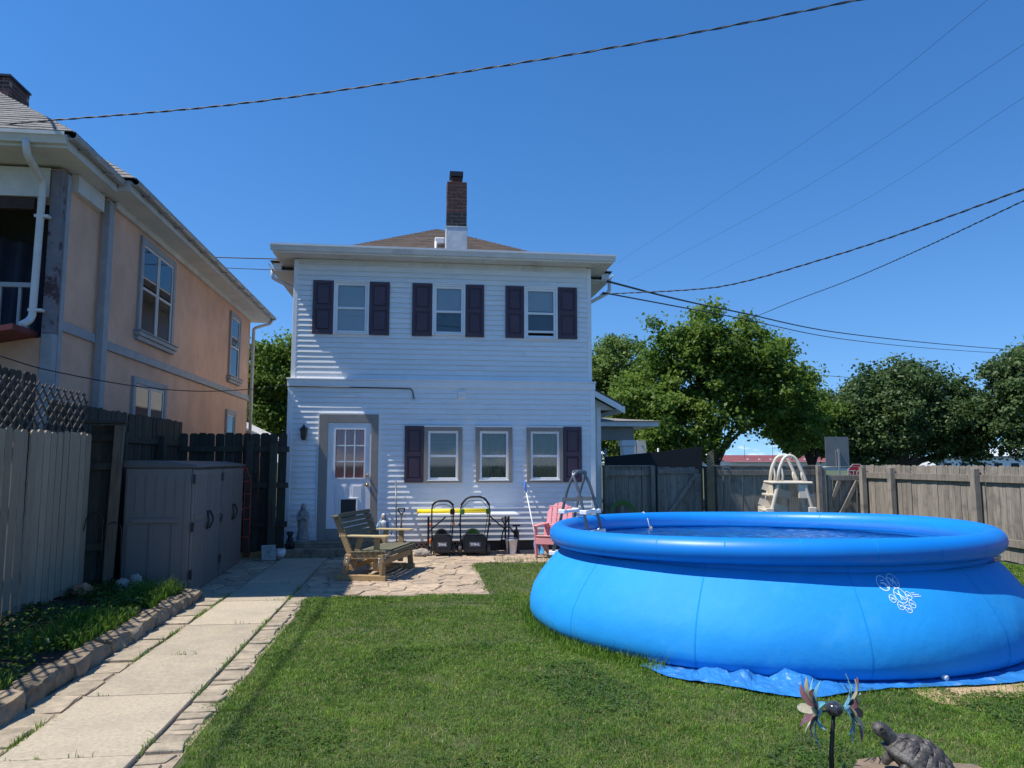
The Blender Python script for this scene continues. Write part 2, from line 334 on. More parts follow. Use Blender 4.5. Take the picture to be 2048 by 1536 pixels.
def clip(poly, nx, ny, d):
    out = []; n = len(poly)
    for i in range(n):
        a = poly[i]; b = poly[(i+1) % n]; da = a[0]*nx+a[1]*ny-d; db = b[0]*nx+b[1]*ny-d
        if da <= 0: out.append(a)
        if da*db < 0:
            t = da/(da-db); out.append((a[0]+(b[0]-a[0])*t, a[1]+(b[1]-a[1])*t))
    return out
def cells(x0, x1, y0, y1, step, jit=.45, gap=.007):
    nx = max(1, round((x1-x0)/step)); ny = max(1, round((y1-y0)/step)); dx = (x1-x0)/nx; dy = (y1-y0)/ny
    seeds = [(x0+(i+.5+random.uniform(-jit, jit)+.25*(j % 2))*dx, y0+(j+.5+random.uniform(-jit, jit))*dy) for j in range(-1, ny+1) for i in range(-1, nx+1)]
    res = []
    for s in seeds:
        if not (x0 <= s[0] <= x1 and y0 <= s[1] <= y1): continue
        p = [(x0,y0),(x1,y0),(x1,y1),(x0,y1)]
        for t in seeds:
            if t is s or abs(t[0]-s[0]) > 3*dx or abs(t[1]-s[1]) > 3*dy: continue
            vx, vy = t[0]-s[0], t[1]-s[1]; l_ = math.hypot(vx, vy)
            p = clip(p, vx/l_, vy/l_, ((s[0]+t[0])*vx+(s[1]+t[1])*vy)/2/l_-gap)
            if len(p) < 3: break
        if len(p) >= 3: res.append(p)
    return res
def stone_mesh(poly, h, matr, rough=.008, name='stone'):
    cx = sum(p[0] for p in poly)/len(poly); cy = sum(p[1] for p in poly)/len(poly)
    ring = []
    for i, p in enumerate(poly):
        q = poly[(i+1) % len(poly)]; k = max(1, int(math.hypot(q[0]-p[0], q[1]-p[1])/.10))
        for j in range(k):
            t = j/k; ring.append((p[0]+(q[0]-p[0])*t-cx, p[1]+(q[1]-p[1])*t-cy))
    ring = [(x*(1-random.uniform(0, .06)), y*(1-random.uniform(0, .06))) for x, y in ring]; n = len(ring)
    tilt = (random.uniform(-.012, .012), random.uniform(-.012, .012))
    top = lambda x, y: h+x*tilt[0]+y*tilt[1]+random.uniform(-rough, rough)*.4
    vs_ = [(x, y, -.02) for x, y in ring]+[(x, y, top(x, y)-.006) for x, y in ring]+[(x*.93, y*.93, top(x, y)) for x, y in ring]+[(0, 0, h+.001)]
    fs = [(i, (i+1) % n, n+(i+1) % n, n+i) for i in range(n)]+[(n+i, n+(i+1) % n, 2*n+(i+1) % n, 2*n+i) for i in range(n)]+[(2*n+i, 2*n+(i+1) % n, 3*n) for i in range(n)]
    m = MB(); m.add(vs_, fs); return m.mesh(name, matr), (cx, cy)
patio = struct(MB().box(-1.60,.93,9.86,12.80,-.03,.006).box(-1.60,3.3,12.803,14.62,-.03,.006).box(-3.75,-2.40,9.86,13.9,-.03,.006).build('patio', MT['joint']))
for (x0, x1, y0, y1, st) in ((-1.58,.90,9.9,12.79,.33), (-1.58,3.2,12.81,14.5,.34), (-3.7,-2.42,9.9,13.8,.36)):
    for p in cells(x0, x1, y0, y1, st):
        me, c = stone_mesh(p, random.uniform(.014, .026), MT['flag'], name='flagstone')
        link('flagstone', me, patio, (c[0], c[1], 0))
path = struct(MB().box(-2.69,-1.36,2.2,9.86,-.03,.004).box(-2.398,-1.602,9.862,13.75,-.03,.004).build('path', MT['joint']))
ys = [2.35, 3.55, 4.72, 5.9, 7.04, 8.28, 9.62, 10.95, 12.3, 13.7]
for a, b in zip(ys[:-1], ys[1:]):
    m = MB().box(-.388,.388,a+.0028,b-.0028,-.02,.030+random.uniform(-.004,.004)); link('concrete_slab', m.mesh('concrete_slab', MT['concrete'], .004, 2), path, (-1.99,0,0), (0,0,R(random.uniform(-.25,.25))) if False else (0,0,0))
y = 2.4
while y < 9.8:            # crosswise stones on the lawn side
    w = random.uniform(.09, .17)
    p = [(-1.585,y+.008),(-1.40+random.uniform(-.03,.04),y+.008+random.uniform(-.02,.02)),(-1.40+random.uniform(-.03,.04),y+w-.008+random.uniform(-.02,.02)),(-1.585,y+w-.008)]
    me, c = stone_mesh(p, random.uniform(.012,.026), MT['edge'], .010, 'edging_stone'); link('edging_stone', me, path, (c[0], c[1], 0)); y += w
y = 2.4
while y < 9.75:           # wider stones on the bed side
    w = random.uniform(.22, .42)
    p = [(-2.68,y+.01),(-2.415+random.uniform(-.02,.01),y+.01),(-2.415+random.uniform(-.02,.01),y+w-.01),(-2.68,y+w-.01+random.uniform(-.03,.03))]
    me, c = stone_mesh(p, random.uniform(.012,.03), MT['edge'], .012, 'edging_stone'); link('edging_stone', me, path, (c[0], c[1], 0)); y += w
bed = MB(); nb = 26; mb_ = 60
vs_ = []
for j in range(mb_+1):
    for i in range(nb+1):
        x = -5.2+(5.2-2.86)*i/nb; yy = 2.0+(10.05-2.0)*j/mb_
        vs_.append((x, yy, .135+.05*noise.noise((x*1.6, yy*1.6, 0))+.02*noise.noise((x*7, yy*7, 3))+.03*max(0, min(1, (-3.2-x)))))
bed.add(vs_, [(j*(nb+1)+i, j*(nb+1)+i+1, (j+1)*(nb+1)+i+1, (j+1)*(nb+1)+i) for j in range(mb_) for i in range(nb)], True)
struct(bed.build('garden_bed', MT['soil']))
wall = thing('retaining_wall', 'low rough brown stone edge holding the weedy garden bed beside the path', 'stone edge', (-2.78, 2.3, 0))
y = 0
while y < 7.5:
    l_ = random.uniform(.35, .75); m = MB(); n = 8; k = 6
    prof = [(.10,-.02),(.112,.04),(.10,.105),(.085,.140),(.02,.155),(-.08,.152),(-.11,.12),(-.11,-.02)]
    vs_ = []
    for i in range(n+1):
        t = i/n; e = 1-.12*(abs(2*t-1)**6)
        for (px_, pz) in prof:
            nn = noise.noise_vector((px_*9+y, t*l_*7+y*3, pz*9))
            vs_.append((px_*e+nn.x*.045+.02*noise.noise((y*3, t*l_*3, 4)), t*l_*.985, pz*e*(1+.16*noise.noise((y*5, t*2, 0)))+nn.z*.026))
    q = len(prof)
    m.add(vs_, [(i*q+a, i*q+a+1, (i+1)*q+a+1, (i+1)*q+a) for i in range(n) for a in range(q-1)]+[tuple(range(q)), tuple(n*q+a for a in range(q-1, -1, -1))])
    bm_me = m.mesh('stone', MT['wallstone']); bmx = bmesh.new(); bmx.from_mesh(bm_me); bmesh.ops.recalc_face_normals(bmx, faces=bmx.faces); bmx.to_mesh(bm_me); bmx.free()
    link('stone', bm_me, wall, (random.uniform(-.012,.012), y, 0)); y += l_

# ------------------------------------------------------------------ white house
def siding(parent, x0, x1, yf, z0, z1, step=.1035, holes=()):
    """overlapping clapboards; yf is the wall plane, boards stand out towards -Y"""
    n = round((z1-z0)/step); step = (z1-z0)/n
    def plank(L_, seed):
        ns = max(2, int(L_/.22)); vs2 = []
        for i in range(ns+1):
            x = L_*i/ns; w = noise.noise((x*.9, seed*7.7, 0))*.0028+noise.noise((x*3, seed*3.1, 5))*.0010
            zz = noise.noise((x*.8, seed*5.3, 9))*.0022
            vs2 += [(x, .004, .034), (x, -.0135+w, .034+zz), (x, -.0190+w, .001+zz), (x, -.0222+w, zz), (x, -.0215+w, .008+zz), (x, -.0035+w*.4, step+.012), (x, .004, step+.012)]
        K = 7
        fs = [(i*K+k, i*K+k+1, (i+1)*K+k+1, (i+1)*K+k) for i in range(ns) for k in range(K-1)]
        fs += [tuple(range(K)), tuple(ns*K+k for k in range(K-1, -1, -1))]
        m = MB(); m.add([(a, b, c) for a, b, c in vs2], [f[::-1] for f in fs]); me = m.mesh('siding_plank', MT['vinyl'])
        bmx = bmesh.new(); bmx.from_mesh(me); bmesh.ops.recalc_face_normals(bmx, faces=bmx.faces); bmx.to_mesh(me); bmx.free(); return me
    for i in range(n):
        cut = x0+(x1-x0)*random.choice((.22, .37, .5, .63, .78))
        zc0, zc1 = z0+i*step, z0+(i+1)*step; runs = [(x0, x1)]
        for hx0, hx1, hz0, hz1 in holes:
            if zc1 > hz0+.07 and zc0 < hz1-.08:
                runs = [r for p, q in runs for r in ((p, min(q, hx0+.03)), (max(p, hx1-.03), q)) if r[1]-r[0] > .04]
        runs = [r for p, q in runs for r in (((p, cut+.012), (cut+.004, q)) if p+.25 < cut < q-.25 else ((p, q),))]
        for j, (a, b) in enumerate(runs):
            link('siding_plank', plank(b-a, random.random()*50), parent, (a-parent.location.x, yf-(.0012 if j % 2 else 0)-parent.location.y, zc0-parent.location.z))
def house_window(parent, x0, x1, z0, z1, yf, style, fill, trim=.07, rail=.5, open_=0, fillmat=None):
    """vinyl double-hung window: outer trim (part) with sash, panes and what hangs behind"""
    w = .055
    t = MB()
    ty = yf-.050
    t.box(x0,x0+trim,ty,yf+.02,z0,z1).box(x1-trim,x1,ty,yf+.02,z0,z1).box(x0+trim,x1-trim,ty,yf+.02,z1-trim,z1).box(x0+trim,x1-trim,ty,yf+.02,z0,z0+trim*.6)
    wn = t.build('window', MT['taupe'] if style == 'taupe' else MT['whitetrim'], parent, .004, world=True)
    MB().box(x0-.008,x1+.008,ty-.012,yf+.02,z1+.001,z1+.026).build('drip_cap', MT['whitetrim'], wn, .003, world=True)
    a0, a1, b0, b1 = x0+trim, x1-trim, z0+trim*.6, z1-trim
    zm = b0+(b1-b0)*rail; s = .045
    if style == 'taupe':
        MB().box(a0-.012,a1+.012,yf-.062,yf-.03,b0-.012,b0+.006).build('sill', MT['whitetrim'], wn, .003, world=True)
    MB().box(a0,a0+s,yf-.03,yf+.0,b0+.006,b1).box(a1-s,a1,yf-.03,yf+.0,b0+.006,b1).box(a0+s,a1-s,yf-.03,yf+.0,b1-s,b1).box(a0+s,a1-s,yf-.026,yf+.0,zm-.022,zm+.022).build('upper_sash', MT['whitetrim'], wn, .004, world=True)
    zl = b0+.006+open_
    MB().box(a0+s+.001,a1-s-.001,yf-.016,yf+.012,zl,zl+s).build('bottom_rail', MT['whitetrim'], wn, .004, world=True)
    MB().box(a0+s,a1-s,yf-.010,yf-.006,zm+.02,b1-s).build('pane', MT['glass'], wn, world=True)
    MB().box(a0+s,a1-s,yf-.002,yf+.002,zl+s,zm-.02).build('pane', MT['glass'], wn, world=True)
    MB().box(a0+.01,a1-.01,yf+.22,yf+.24,b0,b1).build('dark_interior', MT['room'], wn, world=True)
    if fill == 'blind':
        m = MB(); z = b0+.02
        while z < b1-.03: m.add([(a0+s,yf+.03,z),(a1-s,yf+.03,z),(a1-s,yf+.05,z+.022),(a0+s,yf+.05,z+.022)], [(0,1,2,3)]); z += .026
        m.build('blind', MT['blind'], wn, world=True)
    elif fill == 'curtain':
        m = MB(); n = 40; pts = [(a0+s+(a1-a0-2*s)*i/n, yf+.06+.018*math.sin(i*1.35+.6*math.sin(i*.7))) for i in range(n+1)]
        m.add([(x, y_, b0+.02) for x, y_ in pts]+[(x, y_, b1-.02) for x, y_ in pts], [(i, i+1, n+2+i, n+1+i) for i in range(n)], True)
        m.build('curtain', fillmat or MT['curtain'], wn, world=True)
    elif isinstance(fill, float):      # roller shade drawn down to this share of the height
        MB().box(a0+.01,a1-.01,yf+.03,yf+.034,b0+(b1-b0)*fill,b1).build('roller_shade', MT['shade'], wn, world=True)
    return wn
def shutter(parent, x0, x1, z0, z1, yf):
    t = .032; f = .055; zm = (z0+z1)/2
    m = MB(); m.box(x0,x0+f,yf-t,yf,z0,z1).box(x1-f,x1,yf-t,yf,z0,z1).box(x0+f,x1-f,yf-t,yf,z1-f-.01,z1).box(x0+f,x1-f,yf-t,yf,zm-.04,zm+.035).box(x0+f,x1-f,yf-t,yf,z0,z0+f+.02).box(x0+f,x1-f,yf-t+.02,yf,z0+f,z1-f)
    s = m.build('shutter', MT['shutter'], parent, .004, world=True)
    for a, b in ((z0+f+.045, zm-.065), (zm+.06, z1-f-.035)):
        MB().box(x0+f+.025,x1-f-.025,yf-t+.004,yf-t+.03,a,b).build('panel', MT['shutter'], s, .012, world=True)
def tube_to(name, pts, r, matr, parent, n=8):
    return MB().tube(pts, r, n).build(name, matr, parent, world=True)
def rounded(pts, rad=.08, k=5):
    """polyline with its corners rounded"""
    P = [Vector(p) for p in pts]; out = [P[0]]
    for i in range(1, len(P)-1):
        a = (P[i-1]-P[i]); b = (P[i+1]-P[i]); ra = min(rad, a.length*.49, b.length*.49)
        p0 = P[i]+a.normalized()*ra; p1 = P[i]+b.normalized()*ra
        for j in range(k+1):
            t = j/k; out.append(p0*(1-t)**2+P[i]*2*t*(1-t)+p1*t*t)
    out.append(P[-1]); return out
def shingles(parent, corner_a, corner_b, apex_a, apex_b, n, matr, name='shingles', th=.012, lift=.006):
    """courses of shingles on a roof face: eave edge a-b, top edge apex_a-apex_b (any of them may coincide); one mesh"""
    A, B, C_, D_ = [Vector(p) for p in (corner_a, corner_b, apex_a, apex_b)]
    nrm = (B-A).cross(C_-A)
    if nrm.length < 1e-6: nrm = (B-A).cross(D_-A)
    nrm.normalize()
    if nrm.z < 0: nrm = -nrm
    m = MB()
    for i in range(n):
        t0, t1 = i/n, min(1, (i+1.15)/n)
        p, q, r_, s = A.lerp(C_, t0), B.lerp(D_, t0), B.lerp(D_, t1), A.lerp(C_, t1)
        Lw = (q-p).length; k = max(1, int(Lw/.30)); off = .5*(i % 2)
        cuts = sorted({0.0, 1.0} | {min(1, max(0, (j+off)/k)) for j in range(k+1)})
        for a, b in zip(cuts[:-1], cuts[1:]):
            if b-a < 1e-4: continue
            g = .0025/max(Lw, .1)
            u = [p.lerp(q, a+g), p.lerp(q, b-g), s.lerp(r_, b-g), s.lerp(r_, a+g)]
            h = th*random.uniform(.75, 1.25); bot = [x+nrm*lift for x in u]; top = [u[0]+nrm*(lift+h), u[1]+nrm*(lift+h), u[2]+nrm*(lift+.002), u[3]+nrm*(lift+.002)]
            m.add(bot+top, [(4,5,6,7), (0,1,5,4), (1,2,6,5), (3,0,4,7)])
    o = m.build(name, matr, parent, world=True); o['kind'] = 'stuff'; return o
def brick_stack(parent, x0, x1, y0, y1, z0, z1, course, blen, matr_fn, mortar, faces='all'):
    """individual bricks round a mortar core"""
    j = .010
    MB().box(x0+.006,x1-.006,y0+.006,y1-.006,z0,z1-.004).build('mortar_core', mortar, parent, world=True)
    n = round((z1-z0)/course); course = (z1-z0)/n; cache = {}
    base = Vector((0, 0, 0)); l = parent
    while l is not None: base += l.location; l = l.parent
    def put(cx, cy, cz, dx, dy, dz, mt_):
        key = (round(dx, 3), round(dy, 3), mt_.name)
        if key not in cache: cache[key] = MB().cbox((0,0,0), (dx, dy, dz)).mesh('brick', mt_, .004)
        link('brick', cache[key], parent, (cx-base.x+random.uniform(-.003,.003), cy-base.y+random.uniform(-.003,.003), cz-base.z))
    for i in range(n):
        cz = z0+(i+.5)*course; dz = course-j; mt_ = matr_fn(cz)
        for axis in (0, 1):
            a0, a1 = (x0, x1) if axis == 0 else (y0+.10, y1-.10)
            L_ = a1-a0; k = max(1, round(L_/blen)); w = L_/k
            segs = [(a0+q*w, a0+(q+1)*w) for q in range(k)] if i % 2 == 0 else ([(a0, a0+w/2)]+[(a0+(q+.5)*w, a0+(q+1.5)*w) for q in range(k-1)]+[(a1-w/2, a1)])
            for (s0, s1) in segs:
                c = (s0+s1)/2; d = s1-s0-j
                if axis == 0:
                    put(c, y0+.05, cz, d, .10, dz, mt_)
                    if faces == 'all': put(c, y1-.05, cz, d, .10, dz, mt_)
                else:
                    put(x1-.05, c, cz, .10, d, dz, mt_)
                    if faces == 'all': put(x0+.05, c, cz, .10, d, dz, mt_)

YL, YU = 14.60, 14.70        # wall planes of the two storeys
HX0, HX1 = -2.53, 3.50; UX0, UX1 = -2.50, 3.47
house = thing('white_house', 'white clapboard two-storey house with plum shutters behind the patio', 'house', (.5, 14.6, 0))
MB().box(HX0+.02,HX1-.02,YL+.26,YL+1.1,.20,3.22).box(UX0+.02,UX1-.02,YU+.26,YU+1.0,3.221,5.76).build('wall', MT['vinyl'], house, world=True)
MB().box(-2.49,3.46,15.62,25.5,0,5.66).build('main_block_wall', MT['vinyl'], house, world=True)
MB().box(HX0+.03,HX1-.03,YL+.06,YL+.9,-.05,.199).build('foundation', mat('dark_foundation', (.05,.05,.055), .9, .3, 6), house, world=True)
siding(house, HX0+.09, HX1-.09, YL, .20, 3.17, holes=((.085,.825,1.32,2.40),(1.095,1.815,1.32,2.40),(2.105,2.835,1.32,2.40),(-1.915,-.795,.1,2.635)))
siding(house, UX0+.08, UX1-.08, YU, 3.335, 5.60, holes=((-1.72,-1.03,4.22,5.28),(.215,.875,4.24,5.27),(2.07,2.76,4.20,5.27)))
# corner boards, belt, frieze
for x0, x1, y, z0, z1 in ((HX0,HX0+.095,YL,.19,3.165),(HX1-.095,HX1,YL,.19,3.165),(UX0,UX0+.085,YU,3.335,5.70),(UX1-.085,UX1,YU,3.335,5.70)):
    MB().box(x0,x1,y-.024,y+.3,z0,z1).build('corner_board', MT['whitetrim'], house, .004, world=True)
MB().box(HX0-.012,HX1+.012,YL-.034,YU+.0,3.168,3.30).box(HX0-.03,HX1+.03,YL-.05,YU,3.301,3.332).build('belt_course', MT['whitetrim'], house, .004, world=True)
MB().box(UX0+.087,UX1-.087,YU-.02,YU+.02,5.605,5.72).build('frieze_board', MT['soffit'], house, .004, world=True)
# eave: soffit with ribs, fascia, K-style gutter all along
ex0, ex1, ey = -2.84, 3.84, 14.27
m = MB(); m.box(ex0+.02,ex1-.02,ey+.02,YU+.95,5.725,5.745)
x = ex0+.06
while x < ex1-.06: m.box(x,x+.012,ey+.05,YU-.02,5.716,5.7245); x += .10
m.build('soffit', MT['soffit'], house, world=True)
def gutter(name, p, q, out, parent, matr, w=.115, h=.12):
    """K profile extruded from p to q; out = unit vector pointing away from the wall"""
    p, q, out = Vector(p), Vector(q), Vector(out); up = Vector((0, 0, 1))
    prof = [(0, 0), (.062, 0), (.075, .03), (.10, .07), (w, .085), (w, h), (w-.008, h), (w-.008, .09), (.01, .02), (.01, h), (0, h)]
    n = len(prof); vs2 = [a+out*u+up*v_ for a in (p, q) for u, v_ in prof]
    m = MB(); m.add(vs2, [(i, (i+1) % n, n+(i+1) % n, n+i) for i in range(n)]+[tuple(range(n-1, -1, -1)), tuple(range(n, 2*n))])
    o = m.build(name, matr, parent, world=True)
    bmx = bmesh.new(); bmx.from_mesh(o.data); bmesh.ops.recalc_face_normals(bmx, faces=bmx.faces); bmx.to_mesh(o.data); bmx.free(); return o
MB().box(ex0,ex1,ey,ey+.018,5.715,5.86).box(ex0,ex0+.018,ey+.02,YU+.95,5.715,5.86).box(ex1-.018,ex1,ey+.02,YU+.95,5.715,5.86).build('fascia', MT['whitetrim'], house, world=True)
gutter('gutter', (ex0-.03,ey-.001,5.745), (ex1+.03,ey-.001,5.745), (0,-1,0), house, MT['gutter'])
gutter('gutter', (-3.02,15.35,5.66), (-3.02,25.6,5.66), (-1,0,0), house, MT['gutter'])
gutter('gutter', (4.02,15.35,5.66), (4.02,25.6,5.66), (1,0,0), house, MT['gutter'])
MB().box(-3.02,4.02,15.33,25.8,5.62,5.64).box(-3.02,-2.86,15.33,15.35,5.645,5.78).box(3.86,4.02,15.33,15.35,5.645,5.78).build('main_soffit', MT['soffit'], house, world=True)
for pts in ([(-3.06,15.45,5.70),(-3.06,15.45,5.50),(-2.60,15.66,5.30),(-2.55,15.70,.3)], [(4.06,15.45,5.70),(4.06,15.45,5.40),(3.58,15.66,5.15),(3.52,15.70,.3)]):
    MB().tube(rounded(pts, .07), .038, 8).build('downspout', MT['gutter'], house, world=True)
# roofs
RA, RB = (.40, 19.2, 7.86), (.40, 22.0, 7.86)
c1, c2, c3, c4 = (-3.08,15.28,5.80), (4.08,15.28,5.80), (4.08,25.9,5.80), (-3.08,25.9,5.80)
m = MB(); m.add([c1,c2,c3,c4,RA,RB], [(0,1,4),(1,2,5,4),(2,3,5),(3,0,4,5)])
roof = m.build('roof', MT['shingle'], house, world=True)
shingles(roof, c1, c2, RA, RA, 34, MT['shingle']); shingles(roof, c2, c3, RA, RB, 34, MT['shingle']); shingles(roof, c4, c1, RB, RA, 34, MT['shingle'])
m = MB(); m.add([(ex0-.03,ey-.05,5.865),(ex1+.03,ey-.05,5.865),(ex1+.03,15.75,6.06),(ex0-.03,15.75,6.06),(ex0-.03,ey-.05,5.845),(ex1+.03,ey-.05,5.845),(ex1+.03,15.75,5.86),(ex0-.03,15.75,5.86)],
                [(0,1,2,3),(4,7,6,5),(0,4,5,1),(1,5,6,2),(3,7,4,0)])
r2 = m.build('low_roof', MT['shingle'], house, world=True)
shingles(r2, (ex0-.03,ey-.05,5.865), (ex1+.03,ey-.05,5.865), (ex0-.03,15.75,6.06), (ex1+.03,15.75,6.06), 10, MT['shingle'])
# chimney with painted flashing box, tarred lower courses, brick above, flue and cap
chx0, chx1, chy0, chy1 = .525, .975, 15.95, 16.40
ch = MB().box(chx0-.012,chx1+.012,chy0-.012,chy1+.012,5.9,6.90).build('chimney', MT['flash'], house, .01, world=True)
brick_stack(ch, chx0, chx1, chy0, chy1, 6.90, 7.93, .079, .225, lambda z: MT['brickpaint'] if z < 7.22 else MT['brick'], MT['mortar'])
MB().box(chx0-.02,chx1+.02,chy0-.02,chy1+.02,6.88,6.905).build('flashing_lip', MT['flash'], ch, world=True)
MB().box(chx0+.10,chx1-.10,chy0+.10,chy1-.10,7.90,8.07).build('flue', MT['brick'], ch, .006, world=True)
m = MB(); m.box(chx0+.065,chx1-.085,chy0+.07,chy1-.08,8.085,8.20)
for dx in (.10, .30): m.box(chx0+dx,chx0+dx+.02,chy0+.1,chy0+.12,8.05,8.10)
m.build('cap', MT['black'], ch, .006, world=True)
MB().tube([(.29,15.62,6.0),(.29,15.62,6.44)], .028, 10).build('vent_pipe', MT['whiteplastic'], roof, world=True)
m = MB(); m.box(.28,.52,16.55,16.85,6.68,6.83); m.build('box_vent', MT['whitetrim'], roof, .02, world=True)
# windows and shutters
house_window(house, -1.72,-1.03,4.22,5.28,YU-.012,'white',.0,trim=.038,rail=.5)
house_window(house, .215,.875,4.24,5.27,YU-.012,'white',.46,trim=.038,rail=.47,open_=.0)
house_window(house, 2.07,2.76,4.20,5.27,YU-.012,'white',.55,trim=.038,rail=.5,open_=.10)
for a, b in ((-2.12,-1.725),(-1.025,-.63),(-.185,.21),(.88,1.255),(1.69,2.065),(2.765,3.165)): shutter(house, a, b, 4.215, 5.285, YU-.024)
house_window(house, .085,.825,1.32,2.40,YL-.012,'taupe','blind',trim=.075,rail=.49)
house_window(house, 1.095,1.815,1.32,2.40,YL-.012,'taupe','curtain',trim=.075,rail=.49)
house_window(house, 2.105,2.835,1.32,2.40,YL-.012,'taupe','curtain',trim=.075,rail=.49)
shutter(house, -.29,.08,1.32,2.42,YL-.024); shutter(house, 2.84,3.215,1.32,2.42,YL-.024)
# door: wide taupe surround, slab with nine lights, pet flap
m = MB(); m.box(-1.915,-1.75,YL-.055,YL+.03,.21,2.635).box(-.93,-.795,YL-.055,YL+.03,.21,2.635).box(-1.75,-.93,YL-.055,YL+.03,2.475,2.635).box(-1.75,-.93,YL-.035,YL+.03,.21,.455)
m.build('door_surround', MT['taupe'], house, .004, world=True)
m = MB(); m.box(-1.935,-1.918,YL-.05,YL+.02,.21,2.655).box(-.792,-.775,YL-.05,YL+.02,.21,2.655).box(-1.918,-.792,YL-.05,YL+.02,2.638,2.655); m.build('casing_bead', MT['whitetrim'], house, world=True)
dx0, dx1, dz0, dz1, dy = -1.748, -.932, .458, 2.472, YL-.012
gx0, gx1, gz0, gz1 = -1.60, -1.065, 1.42, 2.34
m = MB(); m.box(dx0,gx0,dy-.02,dy+.02,dz0,dz1).box(gx1,dx1,dy-.02,dy+.02,dz0,dz1).box(gx0,gx1,dy-.02,dy+.02,gz1,dz1).box(gx0,gx1,dy-.02,dy+.02,dz0,gz0)
door = m.build('door', MT['door'], house, world=True)
m = MB()
for i in range(1, 3):
    x = gx0+(gx1-gx0)*i/3; m.box(x-.011,x+.011,dy-.026,dy+.004,gz0,gz1)
    z = gz0+(gz1-gz0)*i/3; m.box(gx0,gx1,dy-.024,dy+.002,z-.011,z+.011)
m.box(gx0-.03,gx0,dy-.034,dy-.018,gz0-.03,gz1+.03).box(gx1,gx1+.03,dy-.034,dy-.018,gz0-.03,gz1+.03).box(gx0,gx1,dy-.034,dy-.018,gz1,gz1+.03).box(gx0,gx1,dy-.034,dy-.018,gz0-.03,gz0)
m.build('muntins', MT['door'], door, world=True)
for i in range(3):
    for j in range(3):
        a = gx0+(gx1-gx0)*i/3+.011; b = gx0+(gx1-gx0)*(i+1)/3-.011; c = gz0+(gz1-gz0)*j/3+.011; d = gz0+(gz1-gz0)*(j+1)/3-.011
        MB().box(a,b,dy-.006,dy-.002,c,d).build('pane', MT['glass'], door, world=True)
n = 44; pts = [(gx0+(gx1-gx0)*i/n, dy+.022+.008*math.sin(i*1.1+.8*math.sin(i*.5))) for i in range(n+1)]
m = MB(); m.add([(x, y_, gz0-.02) for x, y_ in pts]+[(x, y_, gz1+.02) for x, y_ in pts], [(i, i+1, n+2+i, n+1+i) for i in range(n)], True); m.build('curtain', MT['curtainpink'], door, world=True)
for a, b in ((-1.60,-1.37),(-1.30,-1.065)):
    MB().box(a,b,dy-.028,dy-.015,.62,1.30).box(a+.03,b-.03,dy-.034,dy-.02,.65,1.27).build('raised_panel', MT['door'], door, .008, world=True)
MB().box(-1.51,-1.48,dy-.05,dy-.02,.60,1.04).box(-1.19,-1.16,dy-.05,dy-.02,.60,1.04).box(-1.48,-1.19,dy-.05,dy-.02,1.01,1.04).box(-1.48,-1.19,dy-.05,dy-.02,.60,.63).build('pet_door_frame', MT['whitetrim'], door, .004, world=True)
MB().box(-1.48,-1.19,dy-.036,dy-.03,.63,1.01).build('pet_flap', MT['blackplastic'], door, world=True)
for z, r in ((1.46,.028),(1.285,.034)):
    m = MB(); m.tube([(-.985,dy-.02,z),(-.985,dy-.055,z),(-.985,dy-.065,z),(-.985,dy-.10,z),(-.985,dy-.105,z)], [r*.95,r*.95,r*.5,r,r*.6], 14); m.build('knob', MT['brass'], door, world=True)
# dryer vent, wall cable
m = MB(); m.box(.73,.885,YL-.04,YL,2.96,3.11)
vent = m.build('wall_vent', MT['whitetrim'], house, .008, world=True)
for k in range(3): MB().box(.75,.865,YL-.052,YL-.036,2.978+k*.042,3.008+k*.042).build('louvre', MT['whitetrim'], vent, .003, world=True)
MB().tube(rounded([(HX0+.03,YL-.045,3.17),(-.4,YL-.05,3.150),(-.16,YL-.05,3.14),(-.13,YL-.05,2.98)], .05), .011, 6).build('wall_cable', MT['wire'], house, world=True)
MB().tube([(-.13,YL-.02,2.97),(-.13,YL-.07,2.95)], [.03,.02], 8).build('cable_bracket', MT['zinc'], house, world=True)
# lattice skirt under the siding
m = MB(); k = -.75
while k < .75:
    for s in (1, -1):
        a = Vector((k, YL+.005+(.006 if s > 0 else 0), 0)); b = a+Vector((s*.2, 0, .2)); m.beam(a, b, .006, .024, (0, -1, 0)) if False else m.beam(a, b, .024, .006, (0, -1, 0))
    k += .09
sk = m.build('skirt_lattice', MT['taupe'], house, world=True)
MB().box(-.78,.96,YL-.004,YL+.03,.165,.20).box(-.78,.96,YL-.004,YL+.03,0,.03).build('skirt_rail', MT['taupe'], house, world=True)
# right side: lean-to bay, porch beyond
lx = 3.96
MB().box(3.45,lx,16.05,19.0,0,2.98).build('bay_wall', MT['vinyl'], house, world=True)
siding(house, 3.50, lx-.08, 16.04, .20, 2.95)
MB().box(lx-.085,lx+.01,16.0,16.1,.1,2.98).build('corner_board', MT['whitetrim'], house, .004, world=True)
MB().box(3.56,3.76,16.005,16.03,1.2,2.72).build('bay_window', MT['room'], house, world=True)
MB().box(3.76,3.80,15.99,16.03,1.2,2.76).box(3.52,3.80,15.99,16.03,2.72,2.76).build('bay_casing', MT['whitetrim'], house, world=True)
m = MB(); m.prism([(3.40,3.40),(4.42,2.86),(4.42,2.98),(3.40,3.52)], (0,17.4,0), (1,0,0), (0,0,1), 3.3); m.build('lean_to_roof', MT['shingle'], house, world=True)
m = MB(); m.prism([(3.40,3.33),(4.36,2.82),(4.36,2.955),(3.40,3.46)], (0,15.72,0), (1,0,0), (0,0,1), .03); m.box(4.36,4.44,15.70,19.05,2.80,2.93); m.build('rake_board', MT['whitetrim'], house, world=True)
